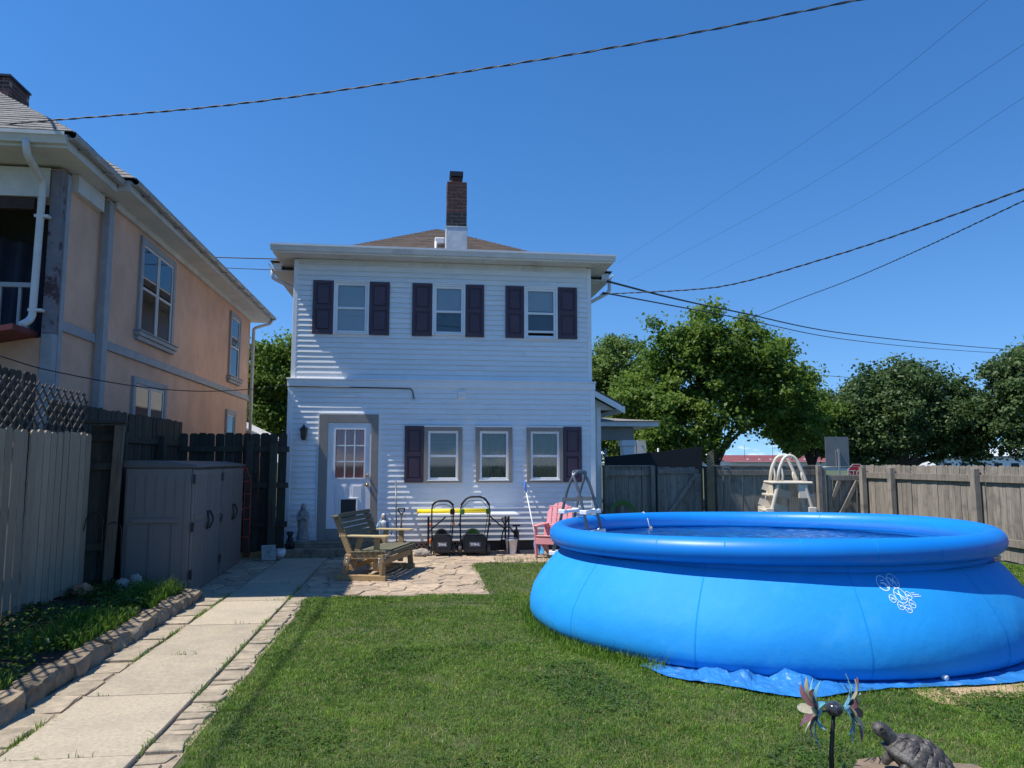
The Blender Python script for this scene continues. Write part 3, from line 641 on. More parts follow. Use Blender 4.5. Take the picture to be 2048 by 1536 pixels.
MB().prism([(3.42,3.34),(4.30,2.86),(3.97,2.86),(3.97,2.9),(3.45,2.95)], (0,16.0,0), (1,0,0), (0,0,1), .02).build('gable_infill', MT['soffit'], house, world=True)
m = MB(); m.box(3.86,7.15,21.6,25.6,2.78,2.93); m.build('porch_eave', MT['whitetrim'], house, .01, world=True)
m = MB(); m.add([(3.86,21.5,2.94),(7.25,21.5,2.94),(7.25,25.7,2.94),(3.86,25.7,2.94),(4.6,22.8,3.14),(5.6,23.2,3.14),(5.6,24.4,3.14),(3.86,24.4,3.14)], [(0,1,5,4),(1,2,6,5),(2,3,7,6),(4,5,6,7),(3,0,4,7)]); m.build('porch_roof', MT['shinglegrey'], house, world=True)
MB().box(3.86,6.45,21.9,22.15,2.38,2.775).build('porch_beam', MT['taupe'], house, world=True)
m = MB(); m.box(6.1,6.45,21.85,22.2,.0,2.37).box(6.05,6.5,21.8,22.25,2.2,2.375); m.build('porch_column', MT['whitetrim'], house, .01, world=True)
# steps
st = thing('door_steps', 'dark stone steps up to the back door', 'steps', (-1.65,13.75,0))
MB().box(-2.36,-.97,13.78,14.56,.0,.165).build('lower_step', MT['wallstone'], st, .015, world=True)
MB().box(-2.36,-.97,14.12,14.56,.166,.205).box(-2.30,-1.02,14.15,14.56,.206,.25).build('upper_step', MT['wallstone'], st, .01, world=True)
sc = thing('wall_lantern', 'black carriage lantern on the white siding left of the door', 'lantern', (-2.19,YL-.02,2.28))
MB().tube(rounded([(0,0,-.02),(0,-.05,-.03),(0,-.11,.05),(0,-.11,.12)], .03), .010, 8).ball((0,-.004,-.02), (.035,.012,.06)).build('bracket', MT['black'], sc)
MB().lathe([(.045,-.11),(.065,.06)], 6, (0,-.12,0), smooth=False).build('glass_body', mat('smoked_glass', (.06,.055,.05), .15, .1, 5), sc)
MB().lathe([(.085,.06),(.06,.085),(.025,.12),(.008,.155)], 6, (0,-.12,0), smooth=False).lathe([(.02,-.15),(.05,-.125),(.05,-.11)], 6, (0,-.12,0), smooth=False).build('cap', MT['black'], sc)
m = MB()
for k in range(6):
    a = math.pi*k/3; m.tube([(.046*math.cos(a),-.12+.046*math.sin(a),-.11),(.067*math.cos(a),-.12+.067*math.sin(a),.06)], .005, 5)
m.build('bars', MT['black'], sc)

# ------------------------------------------------------------------ peach house on the left
ph = thing('peach_house', 'peach stucco house with grey trim and hipped shingle roof behind the dark fence', 'house', (-5, 12, 0))
PX, PXN = -4.62, -4.71            # wall planes: main block and nearer bay
MB().box(-11,PX,11.25,20.6,0,5.60).build('main_wall', MT['stucco'], ph, world=True)
# the nearer bay: side wall and the open porch front
MB().box(-4.84,PXN,10.05,11.25,0,5.55).box(-11,-4.842,10.35,11.25,0,3.36).box(-11,-4.842,10.05,10.348,0,3.30).build('bay_wall', MT['stucco'], ph, world=True)
MB().box(-11,-4.842,10.02,10.36,5.16,5.55).build('porch_header', MT['oldwhite'], ph, world=True)
m = MB()
for k in range(6): m.box(-11,-5.03,10.05,10.12,5.00+k*.026,5.022+k*.026)
m.build('rolled_screen', mat('brown_slats', (.05,.03,.025), .8, .2, 5), ph, world=True)
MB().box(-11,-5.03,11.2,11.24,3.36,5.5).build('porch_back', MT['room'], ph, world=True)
m = MB(); n = 30; pts = [(-6.6+1.45*i/n, 10.75+.06*math.sin(i*1.1)) for i in range(n+1)]
m.add([(x, y_, 3.4) for x, y_ in pts]+[(x, y_+.15, 4.95-.28*(i/n)**1.5) for i, (x, y_) in enumerate(pts)], [(i, i+1, n+2+i, n+1+i) for i in range(n)], True); m.build('porch_cover', MT['navy'], ph, world=True)
rl = MB(); rl.box(-8,-5.05,10.14,10.20,3.98,4.04).box(-8,-5.05,10.14,10.20,3.42,3.47); pr = rl.build('porch_rail', MT['greytrim'], ph, world=True)
for k in range(12): MB().box(-5.20-k*.24,-5.165-k*.24,10.15,10.185,3.47,3.98).build('baluster', MT['greytrim'], pr, world=True)
MB().box(-11,-5.0,9.86,10.34,3.302,3.355).build('porch_sill', MT['redtrim'], ph, world=True)
m = MB(); m.prism([(-.62,-.10),(.62,.14),(.62,.21),(-.62,-.03)], (-5.5,9.75,3.17), (1,0,0), (0,0,1), .6); m.build('porch_apron_roof', MT['redtrim'], ph, world=True)
# peeling corner column and grey pilasters
MB().box(-4.82,PXN+.03,10.0,10.13,3.36,5.52).build('peeling_column', MT['peeling'], ph, .006, world=True)
MB().box(PXN+.0,PXN+.045,10.131,10.23,2.2,5.52).box(-4.82,PXN+.036,10.005,10.13,1.8,3.355).build('pilaster', MT['greytrim'], ph, .004, world=True)
MB().box(PX-.06,PX+.05,11.23,11.40,1.4,5.56).build('pilaster', MT['greytrim'], ph, .006, world=True)
MB().box(PXN,PXN+.04,10.233,11.225,3.43,3.56).box(PX,PX+.045,11.405,20.55,3.36,3.49).build('belt_course', MT['greytrim'], ph, .006, world=True)
# eaves
EZ = 5.62
MB().box(-11,PX+.42,10.95,21.3,EZ,EZ+.03).build('soffit', MT['oldwhite'], ph, world=True)
MB().box(-11,PXN+.33,9.42,10.945,EZ-.035,EZ-.005).build('bay_soffit', MT['oldwhite'], ph, world=True)
MB().box(PX+.02,PX+.06,11.445,20.55,EZ-.10,EZ-.002).box(PXN+.0,PXN+.10,10.3,11.12,EZ-.28,EZ-.04).build('frieze', MT['oldwhite'], ph, world=True)
MB().box(PX+.40,PX+.421,10.96,21.3,EZ+.031,EZ+.15).box(PXN+.31,PXN+.331,9.43,10.95,EZ-.004,EZ+.14).box(-11,PXN+.31,9.42,9.44,EZ-.004,EZ+.14).box(PXN+.34,PX+.4,10.95,10.97,EZ+.031,EZ+.15).build('fascia', MT['oldwhite'], ph, world=True)
def half_gutter(p, q, r, parent):
    p, q = Vector(p), Vector(q); d = (q-p).normalized(); side = d.cross(Vector((0, 0, 1))).normalized()
    n = 10; prof = [(r*math.cos(math.pi+math.pi*i/n), r*math.sin(math.pi+math.pi*i/n)) for i in range(n+1)]+[(.88*r*math.cos(2*math.pi-math.pi*i/n), .88*r*math.sin(2*math.pi-math.pi*i/n)) for i in range(n+1)]
    k = len(prof); m = MB(); m.add([a+side*u+Vector((0,0,1))*v_ for a in (p, q) for u, v_ in prof], [(i, (i+1) % k, k+(i+1) % k, k+i) for i in range(k)]+[tuple(range(k-1, -1, -1)), tuple(range(k, 2*k))])
    o = m.build('gutter', MT['zinc'], parent, world=True); return o
g1 = half_gutter((PX+.49,10.93,EZ+.14), (PX+.49,21.3,EZ+.14), .065, ph)
g2 = half_gutter((PXN+.40,9.36,EZ+.12), (PXN+.40,10.93,EZ+.12), .065, ph)
for gk, y0, y1, xx, zz in ((g1,11.4,21.2,PX+.49,EZ+.14), (g2,9.7,10.8,PXN+.40,EZ+.12)):
    y = y0
    while y < y1: MB().box(xx-.07,xx+.071,y,y+.03,zz-.075,zz-.062).box(xx-.075,xx-.066,y,y+.03,zz-.07,zz+.03).build('hanger', MT['zinc'], gk, world=True); y += .75
gutter('porch_gutter', (-11,9.42,EZ+.0), (PXN+.34,9.42,EZ+.0), (0,-1,0), ph, MT['oldwhite'], .12, .13)
MB().tube(rounded([(-4.83,9.36,EZ+.03),(-4.83,9.40,EZ-.14),(-4.88,9.93,EZ-.30),(-4.90,9.93,3.52),(-4.96,9.80,3.42)], .09), .046, 8).build('downspout', MT['oldwhite'], ph, world=True)
for z in (4.85, 3.62): MB().box(-4.95,-4.78,9.9,9.99,z,z+.035).build('downspout_strap', MT['oldwhite'], ph, world=True)
MB().tube(rounded([(PX+.47,21.2,EZ+.1),(PX+.42,21.1,EZ-.06),(PX+.09,20.62,EZ-.28),(PX+.09,20.62,.3)], .08), .042, 8).build('downspout', MT['oldwhite'], ph, world=True)
# roof: two hipped blocks
def hip(c, z0, top, name):
    (x0, x1, y0, y1) = c; (ax, ay, bx, by, z1) = top
    P = [(x0,y0,z0),(x1,y0,z0),(x1,y1,z0),(x0,y1,z0)]; A = (ax,ay,z1); B = (bx,by,z1)
    m = MB(); m.add(P+[A,B], [(0,1,4),(1,2,5,4),(2,3,5),(3,0,4,5)]); r_ = m.build(name, MT['shinglegrey'], ph, world=True)
    shingles(r_, P[0], P[1], A, A, 36, MT['shinglegrey']); shingles(r_, P[1], P[2], A, B, 36, MT['shinglegrey']); return r_
hip((-12.1,PX+.50,10.9,21.4), EZ+.165, (-8.2,14.6,-8.2,17.5,8.75), 'roof')
hip((-12.3,PXN+.42,9.36,20.0), EZ+.150, (-8.2,13.3,-8.2,16.2,8.55), 'bay_roof')
pc = MB().box(-8.80,-8.08,14.9,15.7,7.3,7.9).build('chimney', MT['brick'], ph, world=True)
brick_stack(pc, -8.8, -8.06, 14.9, 15.65, 7.9, 9.22, .083, .225, lambda z: MT['brick'], MT['mortar'])
MB().box(-8.84,-8.04,14.87,15.67,9.225,9.27).build('chimney_cap', MT['black'], pc, world=True)
# windows (grey casing, two double-hung lights side by side)
def side_window(y0, y1, z0, z1, lights, fill):
    xw = PX; t = .11
    m = MB(); m.box(xw,xw+.05,y0,y0+t,z0,z1).box(xw,xw+.05,y1-t,y1,z0,z1).box(xw,xw+.05,y0+t,y1-t,z1-t,z1)
    w = m.build('window', MT['greytrim'], ph, .005, world=True)
    m = MB(); m.box(xw,xw+.10,y0-.07,y1+.07,z0-.09,z0-.02).box(xw,xw+.07,y0-.04,y1+.04,z0-.16,z0-.091).box(xw,xw+.12,y0-.09,y1+.09,z0-.019,z0+.0); m.build('sill', MT['greytrim'], w, .006, world=True)
    a, b = y0+t, y1-t; k = (b-a)/lights; s = .045
    MB().box(xw-.10,xw-.09,a,b,z0,z1-t).build('dark_interior', MT['room'], w, world=True)
    for i in range(lights):
        p, q = a+k*i+.01, a+k*(i+1)-.01; zm = (z0+z1-t)/2
        m = MB(); m.box(xw+.002,xw+.030,p,p+s,z0,z1-t).box(xw+.002,xw+.030,q-s,q,z0,z1-t).box(xw+.002,xw+.030,p+s,q-s,z1-t-s,z1-t).box(xw+.002,xw+.030,p+s,q-s,z0,z0+s).box(xw+.002,xw+.034,p+s,q-s,zm-.02,zm+.02); m.build('sash', MT['oldwhite'], w, .003, world=True)
        MB().box(xw+.008,xw+.012,p+s,q-s,z0+s,zm-.02).box(xw+.016,xw+.020,p+s,q-s,zm+.02,z1-t-s).build('pane', glassmat('dark_pane', see=.55), w, world=True)
        if fill == 'blind':
            m = MB(); z = z0
            while z < z1-t: m.add([(xw-.005,p,z),(xw-.005,q,z),(xw-.03,q,z+.045),(xw-.03,p,z+.045)], [(0,1,2,3)]); z += .06
            m.build('blind', MT['whitetrim'], w, world=True)
side_window(12.55, 14.28, 3.86, 5.44, 2, None); side_window(18.4, 19.45, 3.80, 5.38, 1, None)
side_window(12.50, 14.10, 1.55, 3.10, 2, 'blind'); side_window(18.35, 19.25, 1.55, 2.98, 1, None)
m = MB(); m.box(-8,-4.75,20.6,24.5,0,2.55); ax = m.build('rear_annexe', MT['stucco'], ph, world=True)
m = MB(); m.add([(-4.40,20.62,2.45),(-4.40,24.8,2.45),(-6.6,24.8,3.5),(-6.6,20.62,3.5),(-4.40,20.62,2.37),(-4.40,24.8,2.37)], [(0,1,2,3),(0,4,5,1)]); m.build('annexe_roof', MT['oldwhite'], ax, world=True)
pp = MB(); pp.box(-5.55,-5.05,8.98,9.32,3.02,3.16).box(-5.45,-5.10,9.02,9.28,1.2,3.019); pp.build('porch_pillar', MT['terra'], ph, .01, world=True)

# ------------------------------------------------------------------ fences
def picket_mesh(w, h, t, matr, ear=.03, name='picket'):
    m = MB(); m.prism([(-w/2,0),(w/2,0),(w/2,h-ear),(w/2-ear,h),(-w/2+ear,h),(-w/2,h-ear)] if ear else [(-w/2,0),(w/2,0),(w/2,h),(-w/2,h)], (0,0,0), (1,0,0), (0,0,1), t); return m.mesh(name, matr)
def fence(name, label, p, q, h, matr, w=.14, gap=.008, ear=.03, z0=.02, posts=(), rails=(.25,.9,1.5), rail_side=1, post_h=None, jitter=.012, rail=(.04,.085), group=None, post_w=.10, cat='fence', thick=.018):
    """pickets from p to q (x,y); rails and posts on the rail_side (left of p->q is +1)"""
    p, q = Vector(p), Vector(q); d = (q-p); Ln = d.length; d.normalize(); a = math.atan2(d.y, d.x)
    f = thing(name, label, cat, (p.x, p.y, 0), a, group)
    ms = [picket_mesh(w*s, h, thick, matr, ear) for s in (1, .97, 1.03)]
    x = w/2
    while x < Ln:
        link('picket', random.choice(ms), f, (x, random.uniform(-.003,.003), z0+random.uniform(-jitter,jitter)), (random.uniform(-.004,.004), random.uniform(-.006,.006), 0)); x += w+gap*random.uniform(.4, 1.7)
    s = rail_side
    for z in rails: MB().box(0,Ln,min(s*.012,s*(.012+rail[0])),max(s*.012,s*(.012+rail[0])),z,z+rail[1]).build('rail', matr, f, .004)
    for t in posts:
        ph_ = post_h or h
        MB().box(t-post_w/2,t+post_w/2,min(s*.053,s*(.053+post_w)),max(s*.053,s*(.053+post_w)),0,ph_).build('post', matr, f, .006)
    return f
# pale picket fence by the bed with dark lattice above
wf = fence('pale_fence', 'pale unpainted dog-eared picket fence along the weedy bed', (-4.02, 4.4), (-4.02, 9.74), 1.86, MT['fencewhite'], w=.130, gap=.017, z0=.20, rail_side=1, rails=(.5,1.2,1.8), jitter=.02)
lt = thing('lattice_screen', 'dark criss-cross lattice screen above the pale picket fence', 'lattice', (-4.10, 4.4, 2.0), math.pi/2)
Lx, Lz = 5.35, .56; stp = .165
def slat(a, b, yoff):
    m = MB(); m.beam((a[0],yoff,a[1]), (b[0],yoff,b[1]), .026, .009, (0,1,0)); m.build('slat', MT['lattice'], lt)
k = -Lz
while k < Lx:
    a, b = max(k, 0), min(k+Lz, Lx)
    if b-a > .04:
        top = random.uniform(-.02, .03)
        slat((a, a-k), (b+top*(b < Lx), b-k+top*(b < Lx)), 0); slat((a-(0), Lz-(a-k)+0), (b, Lz-(b-k)), .010)
    k += stp
# dark, mossy boards behind and beside the resin sheds
fence('dark_side_fence', 'dark mossy dog-eared board fence behind the grey sheds', (-4.30, 9.2), (-4.30, 14.05), 2.30, MT['fencedark'], w=.14, gap=.008, z0=.14, rail_side=-1, rails=(.5,1.3,2.0), posts=(2.0,3.6), post_h=2.15)
fence('tall_dark_boards', 'short run of taller dark boards behind the lattice screen', (-4.44, 8.15), (-4.44, 9.1), 2.60, MT['fencedark'], w=.14, gap=.006, z0=.14, rail_side=1, rails=(.6,1.6))
dp = fence('dark_return_panel', 'dark board panel with rails and leaning post beside the near shed', (-4.12, 9.92), (-3.80, 9.98), 2.06, MT['fencedark'], w=.15, gap=.006, ear=0, z0=.12, rail_side=-1, rails=(.62,1.62,1.98), rail=(.05,.09))
MB().beam((.30,-.09,.1), (.35,-.09,2.18), .11, .10, (0,1,0)).build('leaning_post', mat('brown_post', (.13,.095,.065), .85, .35, 5, stretch=(6,6,.6), bump=.4, bscale=30), dp, .006)
MB().box(-.08,.42,-.16,.06,2.20,2.235).build('cap_board', MT['fencedark'], dp, .004)
gf = fence('dark_side_gate', 'dark board gate between the sheds and the white house corner', (-4.28, 13.98), (-2.36, 13.98), 2.12, MT['fencedark'], w=.15, gap=.006, z0=.12, rail_side=-1, rails=(.55,1.25,1.9), rail=(.04,.10), cat='gate')
MB().box(1.18,1.30,-.16,-.053,.05,2.1).box(1.60,1.72,-.16,-.053,.05,2.05).build('post', MT['fencedark'], gf, .006)
for z in (.72, 1.16, 1.52): MB().box(1.0,1.36,-.10,-.053,z,z+.05).build('cross_batten', MT['fencedark'], gf, .004)
MB().tube([(.72,-.07,1.12),(1.02,-.07,1.10)], .012, 6).tube([(.72,-.07,1.42),(.98,-.07,1.43)], .016, 6).build('gate_bolt', MT['zinc'], gf)
# grey fence at the back, with two braced gates, and along the right side
FH = 1.60
def back(name, label, x0, x1, posts=(), group=None, top=1.612):
    f = fence(name, label, (x0, 16.0), (x1, 16.0), FH-.02, MT['fencegrey'], w=.142, gap=.006, ear=0, z0=.03, rail_side=-1, rails=(.30, 1.42), rail=(.04,.12), posts=posts, post_h=1.64, cat='fence', group=group or 'grey back fence panels')
    MB().box(0,x1-x0,-.05,.04,top,top+.035).build('cap_rail', MT['fencegrey'], f, .004); return f
back('grey_fence', 'short grey board fence panel next to the white house corner', 3.99, 5.14, (.06,1.10))
gt = fence('grey_gate', 'grey board gate with one diagonal brace near the white house', (5.24, 16.02), (6.18, 16.02), 1.55, MT['fencegrey'], w=.142, gap=.006, ear=0, z0=.05, rail_side=-1, rails=(.28,1.46), rail=(.04,.10), cat='gate', group='grey braced gates')
MB().beam((.06,-.075,.36), (.88,-.075,1.46), .085, .04, (0,-1,0)).build('diagonal_brace', MT['fencegrey'], gt, .004)
MB().box(.84,.98,-.055,-.013,.385,1.455).build('stile', MT['fencegrey'], gt, .004)
back('grey_fence', 'grey board fence run between the two braced gates', 6.46, 9.05, (.03,2.52))
g2_ = fence('grey_gate', 'grey board gate with crossed braces right of the cream ladder', (9.20, 15.98), (10.0, 15.98), 1.30, MT['fencegrey'], w=.142, gap=.010, ear=0, z0=.12, rail_side=-1, rails=(1.30,), rail=(.045,.12), cat='gate', group='grey braced gates')
MB().box(.0,.09,-.06,-.013,.1,1.299).box(.71,.80,-.06,-.013,.1,1.299).build('stile', MT['fencegrey'], g2_, .004)
MB().beam((.12,-.085,.30), (.70,-.085,1.28), .09, .045, (0,-1,0)).build('diagonal_brace', MT['fencegrey'], g2_, .004)
MB().beam((.10,-.085,.92), (.26,-.085,1.28), .09, .045, (0,-1,0)).build('short_brace', MT['fencegrey'], g2_, .004)
MB().beam((.50,-.085,.25), (.70,-.085,.55), .09, .045, (0,-1,0)).build('short_brace', MT['fencegrey'], g2_, .004)
MB().box(-.16,-.06,-.12,-.02,0,1.60).build('gate_post', MT['fencegrey'], g2_, .006)
MB().box(.82,.94,-.14,-.02,0,1.64).build('gate_post', MT['fencegrey'], g2_, .006)
MB().tube([(-.11,-.06,1.605),(.88,-.06,1.61)], .008, 6).build('wire_strap', MT['zinc'], g2_)
MB().box(.70,.86,-.12,-.09,.96,1.02).tube([(.74,-.13,.93),(.76,-.13,1.06)], .012, 6).build('latch', MT['black'], g2_)
sf = fence('side_fence', 'sunlit grey dog-eared board fence along the right side behind the pool', (10.04, 15.75), (10.04, 3.0), 1.62, MT['fencegrey'], w=.146, gap=.008, ear=.035, z0=.03, rail_side=-1, rails=(.28,1.36), rail=(.045,.13), posts=(.03,1.05,3.45,5.9,8.3,10.7), post_h=1.60, post_w=.115)
# tan lattice strip on the gate post
tl = thing('tan_lattice_strip', 'narrow tan lattice strip standing at the grey gate post', 'lattice', (6.30, 15.6, 0))
MB().box(-.13,.14,.0,.06,0,1.62).build('upright', MT['fencedark'], tl)
for k in range(32):
    z = .05+k*.058; m = MB(); m.beam((-.085,-.012,z), (.085,-.012,z+.13), .030, .010, (0,-1,0)); m.beam((0,0,0),(0,.0001,0),.0001,.0001) if False else None; m.build('slat', MT['tanlattice'], tl)
tr = thing('red_trellis', 'thin red metal garden trellis standing beyond the grey sheds', 'trellis', (-3.03, 13.55, 0), R(35))
m = MB()
for x in (-.11, .11): m.tube([(x,0,0),(x,0,1.42)], .008, 6)
m.tube(rounded([(-.11,0,1.42),(-.06,0,1.50),(-.02,0,1.62),(.02,0,1.62),(.06,0,1.50),(.11,0,1.42)], .03), .008, 6); m.build('frame', MT['red'], tr)
for z in (.12,.42,.72,.92,1.16,1.38): MB().tube([(-.11,0,z),(.11,0,z)], .006, 6).build('crossbar', MT['red'], tr)
MB().tube([(0,0,.12),(0,0,1.6)], .005, 6).build('centre_rod', MT['red'], tr)

# ------------------------------------------------------------------ resin sheds
def shed(label, loc, rz):
    s = thing('resin_shed', label, 'shed', loc, rz, 'grey resin storage sheds')
    W, D, H_ = 1.62, .84, 1.66          # length along local +Y, depth towards -X, doors on the +X face
    MB().box(-D,-.035,0,W,0,H_-.02).build('body', MT['shed'], s, .012)
    # side panel relief facing -Y
    m = MB(); m.box(-D+.10,-.16,-.022,-.001,.94,1.0)
    for x in (-D+.06,-D+.33,-D+.60): m.box(x,x+.03,-.020,-.001,.12,.92)
    m.box(-.11,-.10,-.009,-.001,.05,1.58).box(-D+.03,-D+.04,-.009,-.001,.05,1.58)
    for x in (-.70,-.58,-.46,-.34,-.22): m.box(x,x+.012,-.010,-.001,1.06,1.54)
    m.build('side_panel', MT['shed'], s, .002)
    MB().prism([(-D-.03,0),(.03,0),(.035,.04),(-.30,.09),(-D-.03,.10)], (0,W/2,H_-.02), (1,0,0), (0,0,1), W+.04).build('lid', MT['sheddark'], s, .012)
    for k in range(2):
        a, b = k*W/2+.012, (k+1)*W/2-.012
        d = MB().box(-.034,.0,a,b,.03,H_-.04).build('door', MT['shed'], s, .008)
        m = MB(); m.box(.001,.016,a+.06,b-.06,.98,1.03).box(.001,.016,a+.06,b-.06,.90,.93).box(.001,.006,a+.05,a+.06,.08,H_-.1).box(.001,.006,b-.06,b-.05,.08,H_-.1)
        for q in range(1, 5): m.box(.001,.004,a+.06+q*.12,a+.066+q*.12,1.06,H_-.12).box(.001,.004,a+.06+q*.12,a+.066+q*.12,.08,.88)
        m.build('relief', MT['shed'], d, .002)
        hy = b-.05 if k == 0 else a+.05; sg = -1 if k == 0 else 1
        for r_ in (.10,):
            pts = [(.015+.03*math.sin(math.pi*i/10), hy+sg*(.075*math.sin(math.pi*i/10)), .80+.24*i/10) for i in range(11)]
            MB().tube(pts, .013, 6).build('handle', MT['blackplastic'], d)
        hz = a+.0 if k == 0 else b
        for z in (.22, .82, 1.44): MB().box(-.01,.016,hz-.03,hz+.03,z,z+.12).build('hinge', MT['black'], d, .004)
    return s
shed('near grey resin shed with double doors beside the weedy bed', (-2.90, 10.12, .0), R(2.2))
shed('far grey resin shed with double doors next to the red trellis', (-2.965, 11.79, .0), R(2.2))

# ------------------------------------------------------------------ pool
pool = thing('inflatable_pool', 'large round blue inflatable-ring swimming pool on the lawn', 'pool', (PC.x, PC.y, 0))
RR, RT, RZ = 2.23, .116, .938
def tilt(x, y): return TILT*y+.008*x
def ringpt(a, b, RR_=None):
    w = 1+.004*math.sin(a*24)                       # slight puckers at the welds
    r = RR+RT*math.cos(b)*w; x, y = r*math.cos(a), r*math.sin(a)
    return (x, y, RZ+RT*.98*math.sin(b)*w+tilt(x, y)+.008*math.sin(3*a+1))
NA, NB_ = 192, 28
m = MB(); m.add([ringpt(2*math.pi*i/NA, 2*math.pi*j/NB_) for i in range(NA) for j in range(NB_)],
                [(i*NB_+j, ((i+1) % NA)*NB_+j, ((i+1) % NA)*NB_+(j+1) % NB_, i*NB_+(j+1) % NB_) for i in range(NA) for j in range(NB_)], True)
ring = m.build('ring', MT['ring'], pool)
WP = [(.0,2.30),(.010,2.46),(.05,2.54),(.12,2.575),(.22,2.575),(.34,2.545),(.48,2.465),(.60,2.375),(.70,2.285),(.77,2.220),(.84,2.200),(.90,2.200)]
def wallR(z): return float(np.interp(z, [p[0] for p in WP], [p[1] for p in WP]))
def wallpt(a, z, off=0.):
    r = wallR(z)+off+.010*math.sin(12*a+.6)*math.sin(math.pi*min(1, z/.8))+.006*noise.noise((math.cos(a)*3, math.sin(a)*3, z*2))
    x, y = r*math.cos(a), r*math.sin(a); return (x, y, z+tilt(x, y)*min(1, z/.8))
zs = [p[0] for p in WP]; zs = sorted(set(zs+[(a+b)/2 for a, b in zip(zs[:-1], zs[1:])]))
m = MB(); k = len(zs); m.add([wallpt(2*math.pi*i/NA, z) for i in range(NA) for z in zs], [(i*k+j, ((i+1) % NA)*k+j, ((i+1) % NA)*k+j+1, i*k+j+1) for i in range(NA) for j in range(k-1)], True)
m.build('wall', MT['poolwall'], pool)
LP = [(.80,2.17),(.55,2.36),(.2,2.45),(.03,2.40),(.025,0.001)]
m = MB(); k = len(LP); m.add([(r*math.cos(2*math.pi*i/96), r*math.sin(2*math.pi*i/96), z+tilt(r*math.cos(2*math.pi*i/96), r*math.sin(2*math.pi*i/96))*min(1, z/.8)) for i in range(96) for z, r in LP], [(i*k+j, i*k+j+1, ((i+1) % 96)*k+j+1, ((i+1) % 96)*k+j) for i in range(96) for j in range(k-1)], True)
m.build('liner', MT['liner'], pool)
for i in range(12):
    a = R(-97+30*i); m = MB()
    m.add([wallpt(a+da, z, .0015) for z in zs for da in (-.0025, .0025)], [(2*j, 2*j+1, 2*j+3, 2*j+2) for j in range(len(zs)-1)], True); m.build('wall_seam', MT['seam'], pool)
for i in range(24):
    a = R(-92+15*i); m = MB(); n = 16
    m.add([tuple(Vector(ringpt(a+da, R(-40)+R(250)*j/n))*1 + Vector((math.cos(a)*math.cos(R(-40)+R(250)*j/n), math.sin(a)*math.cos(R(-40)+R(250)*j/n), math.sin(R(-40)+R(250)*j/n)))*.0015) for j in range(n+1) for da in (-.0022, .0022)], [(2*j, 2*j+1, 2*j+3, 2*j+2) for j in range(n)], True); m.build('ring_weld', MT['seam'], ring)
# water
wm = bpy.data.materials.new('pool_water'); wm.use_nodes = True; n_ = wm.node_tree; n_.nodes.clear(); l = n_.links.new
o_ = n_.nodes.new('ShaderNodeOutputMaterial'); t_ = n_.nodes.new('ShaderNodeBsdfTransparent'); t_.inputs[0].default_value = (.50, .86, .97, 1)
g_ = n_.nodes.new('ShaderNodeBsdfGlossy'); g_.inputs['Roughness'].default_value = .04; f_ = n_.nodes.new('ShaderNodeFresnel'); f_.inputs[0].default_value = 1.33
df_ = n_.nodes.new('ShaderNodeBsdfDiffuse'); df_.inputs[0].default_value = (.06, .54, .82, 1); md_ = n_.nodes.new('ShaderNodeMixShader'); md_.inputs[0].default_value = .6; l(t_.outputs[0], md_.inputs[1]); l(df_.outputs[0], md_.inputs[2])
x_ = n_.nodes.new('ShaderNodeMixShader'); z_ = n_.nodes.new('ShaderNodeTexNoise'); z_.inputs['Scale'].default_value = 5.5; z_.inputs['Detail'].default_value = 3
b_ = n_.nodes.new('ShaderNodeBump'); b_.inputs['Strength'].default_value = .8; b_.inputs['Distance'].default_value = .05
l(z_.outputs[0], b_.inputs['Height']); l(b_.outputs[0], g_.inputs['Normal']); l(b_.outputs[0], f_.inputs['Normal']); l(f_.outputs[0], x_.inputs[0]); l(md_.outputs[0], x_.inputs[1]); l(g_.outputs[0], x_.inputs[2]); l(x_.outputs[0], o_.inputs[0])
m = MB(); nr = 30
m.add([(2.28*(i+.001)/nr*math.cos(2*math.pi*j/80), 2.28*(i+.001)/nr*math.sin(2*math.pi*j/80), .815+.010*noise.noise((i*.5*math.cos(j*.0785), i*.5*math.sin(j*.0785), 0))) for i in range(nr+1) for j in range(80)],
      [(i*80+j, i*80+(j+1) % 80, (i+1)*80+(j+1) % 80, (i+1)*80+j) for i in range(nr) for j in range(80)], True)
m.build('water', wm, pool)
# printed warning roundels on the wall
pr_ = MB()
def on_wall(u, v): return wallpt(R(-88.2)+u*.90/2.43, .628+v*.90, .004)
def stroke(pts, w):
    for (a, b) in zip(pts[:-1], pts[1:]):
        dx, dy = b[0]-a[0], b[1]-a[1]; l_ = math.hypot(dx, dy) or 1; nx, ny = -dy/l_*w/2, dx/l_*w/2
        pr_.add([on_wall(a[0]+nx, a[1]+ny), on_wall(b[0]+nx, b[1]+ny), on_wall(b[0]-nx, b[1]-ny), on_wall(a[0]-nx, a[1]-ny)], [(3,2,1,0)])
def roundel(cx, cy, r, w=.006, slash=True):
    stroke([(cx+r*math.cos(2*math.pi*i/28), cy+r*math.sin(2*math.pi*i/28)) for i in range(29)], w)
    if slash: stroke([(cx-r*.8, cy+r*.5), (cx+r*.85, cy-r*.45)], w)
roundel(-.115, .085, .056, .007, False); stroke([(-.14,.085),(-.10,.085)], .012); stroke([(-.105,.075),(-.085,.07),(-.085,.045)], .022); stroke([(-.13,.105),(-.09,.105)], .006)
roundel(-.0, .100, .054); stroke([(-.02,.12),(0,.095),(.015,.06)], .010); stroke([(-.025,.075),(0,.10),(.02,.125)], .007); stroke([(-.03,.10),(.0,.10)], .008)
roundel(-.005, -.010, .056); stroke([(.0,.03),(-.008,0),(-.012,-.045)], .010); stroke([(-.03,.0),(0,-.005),(.012,-.04),(.03,-.042)], .007)
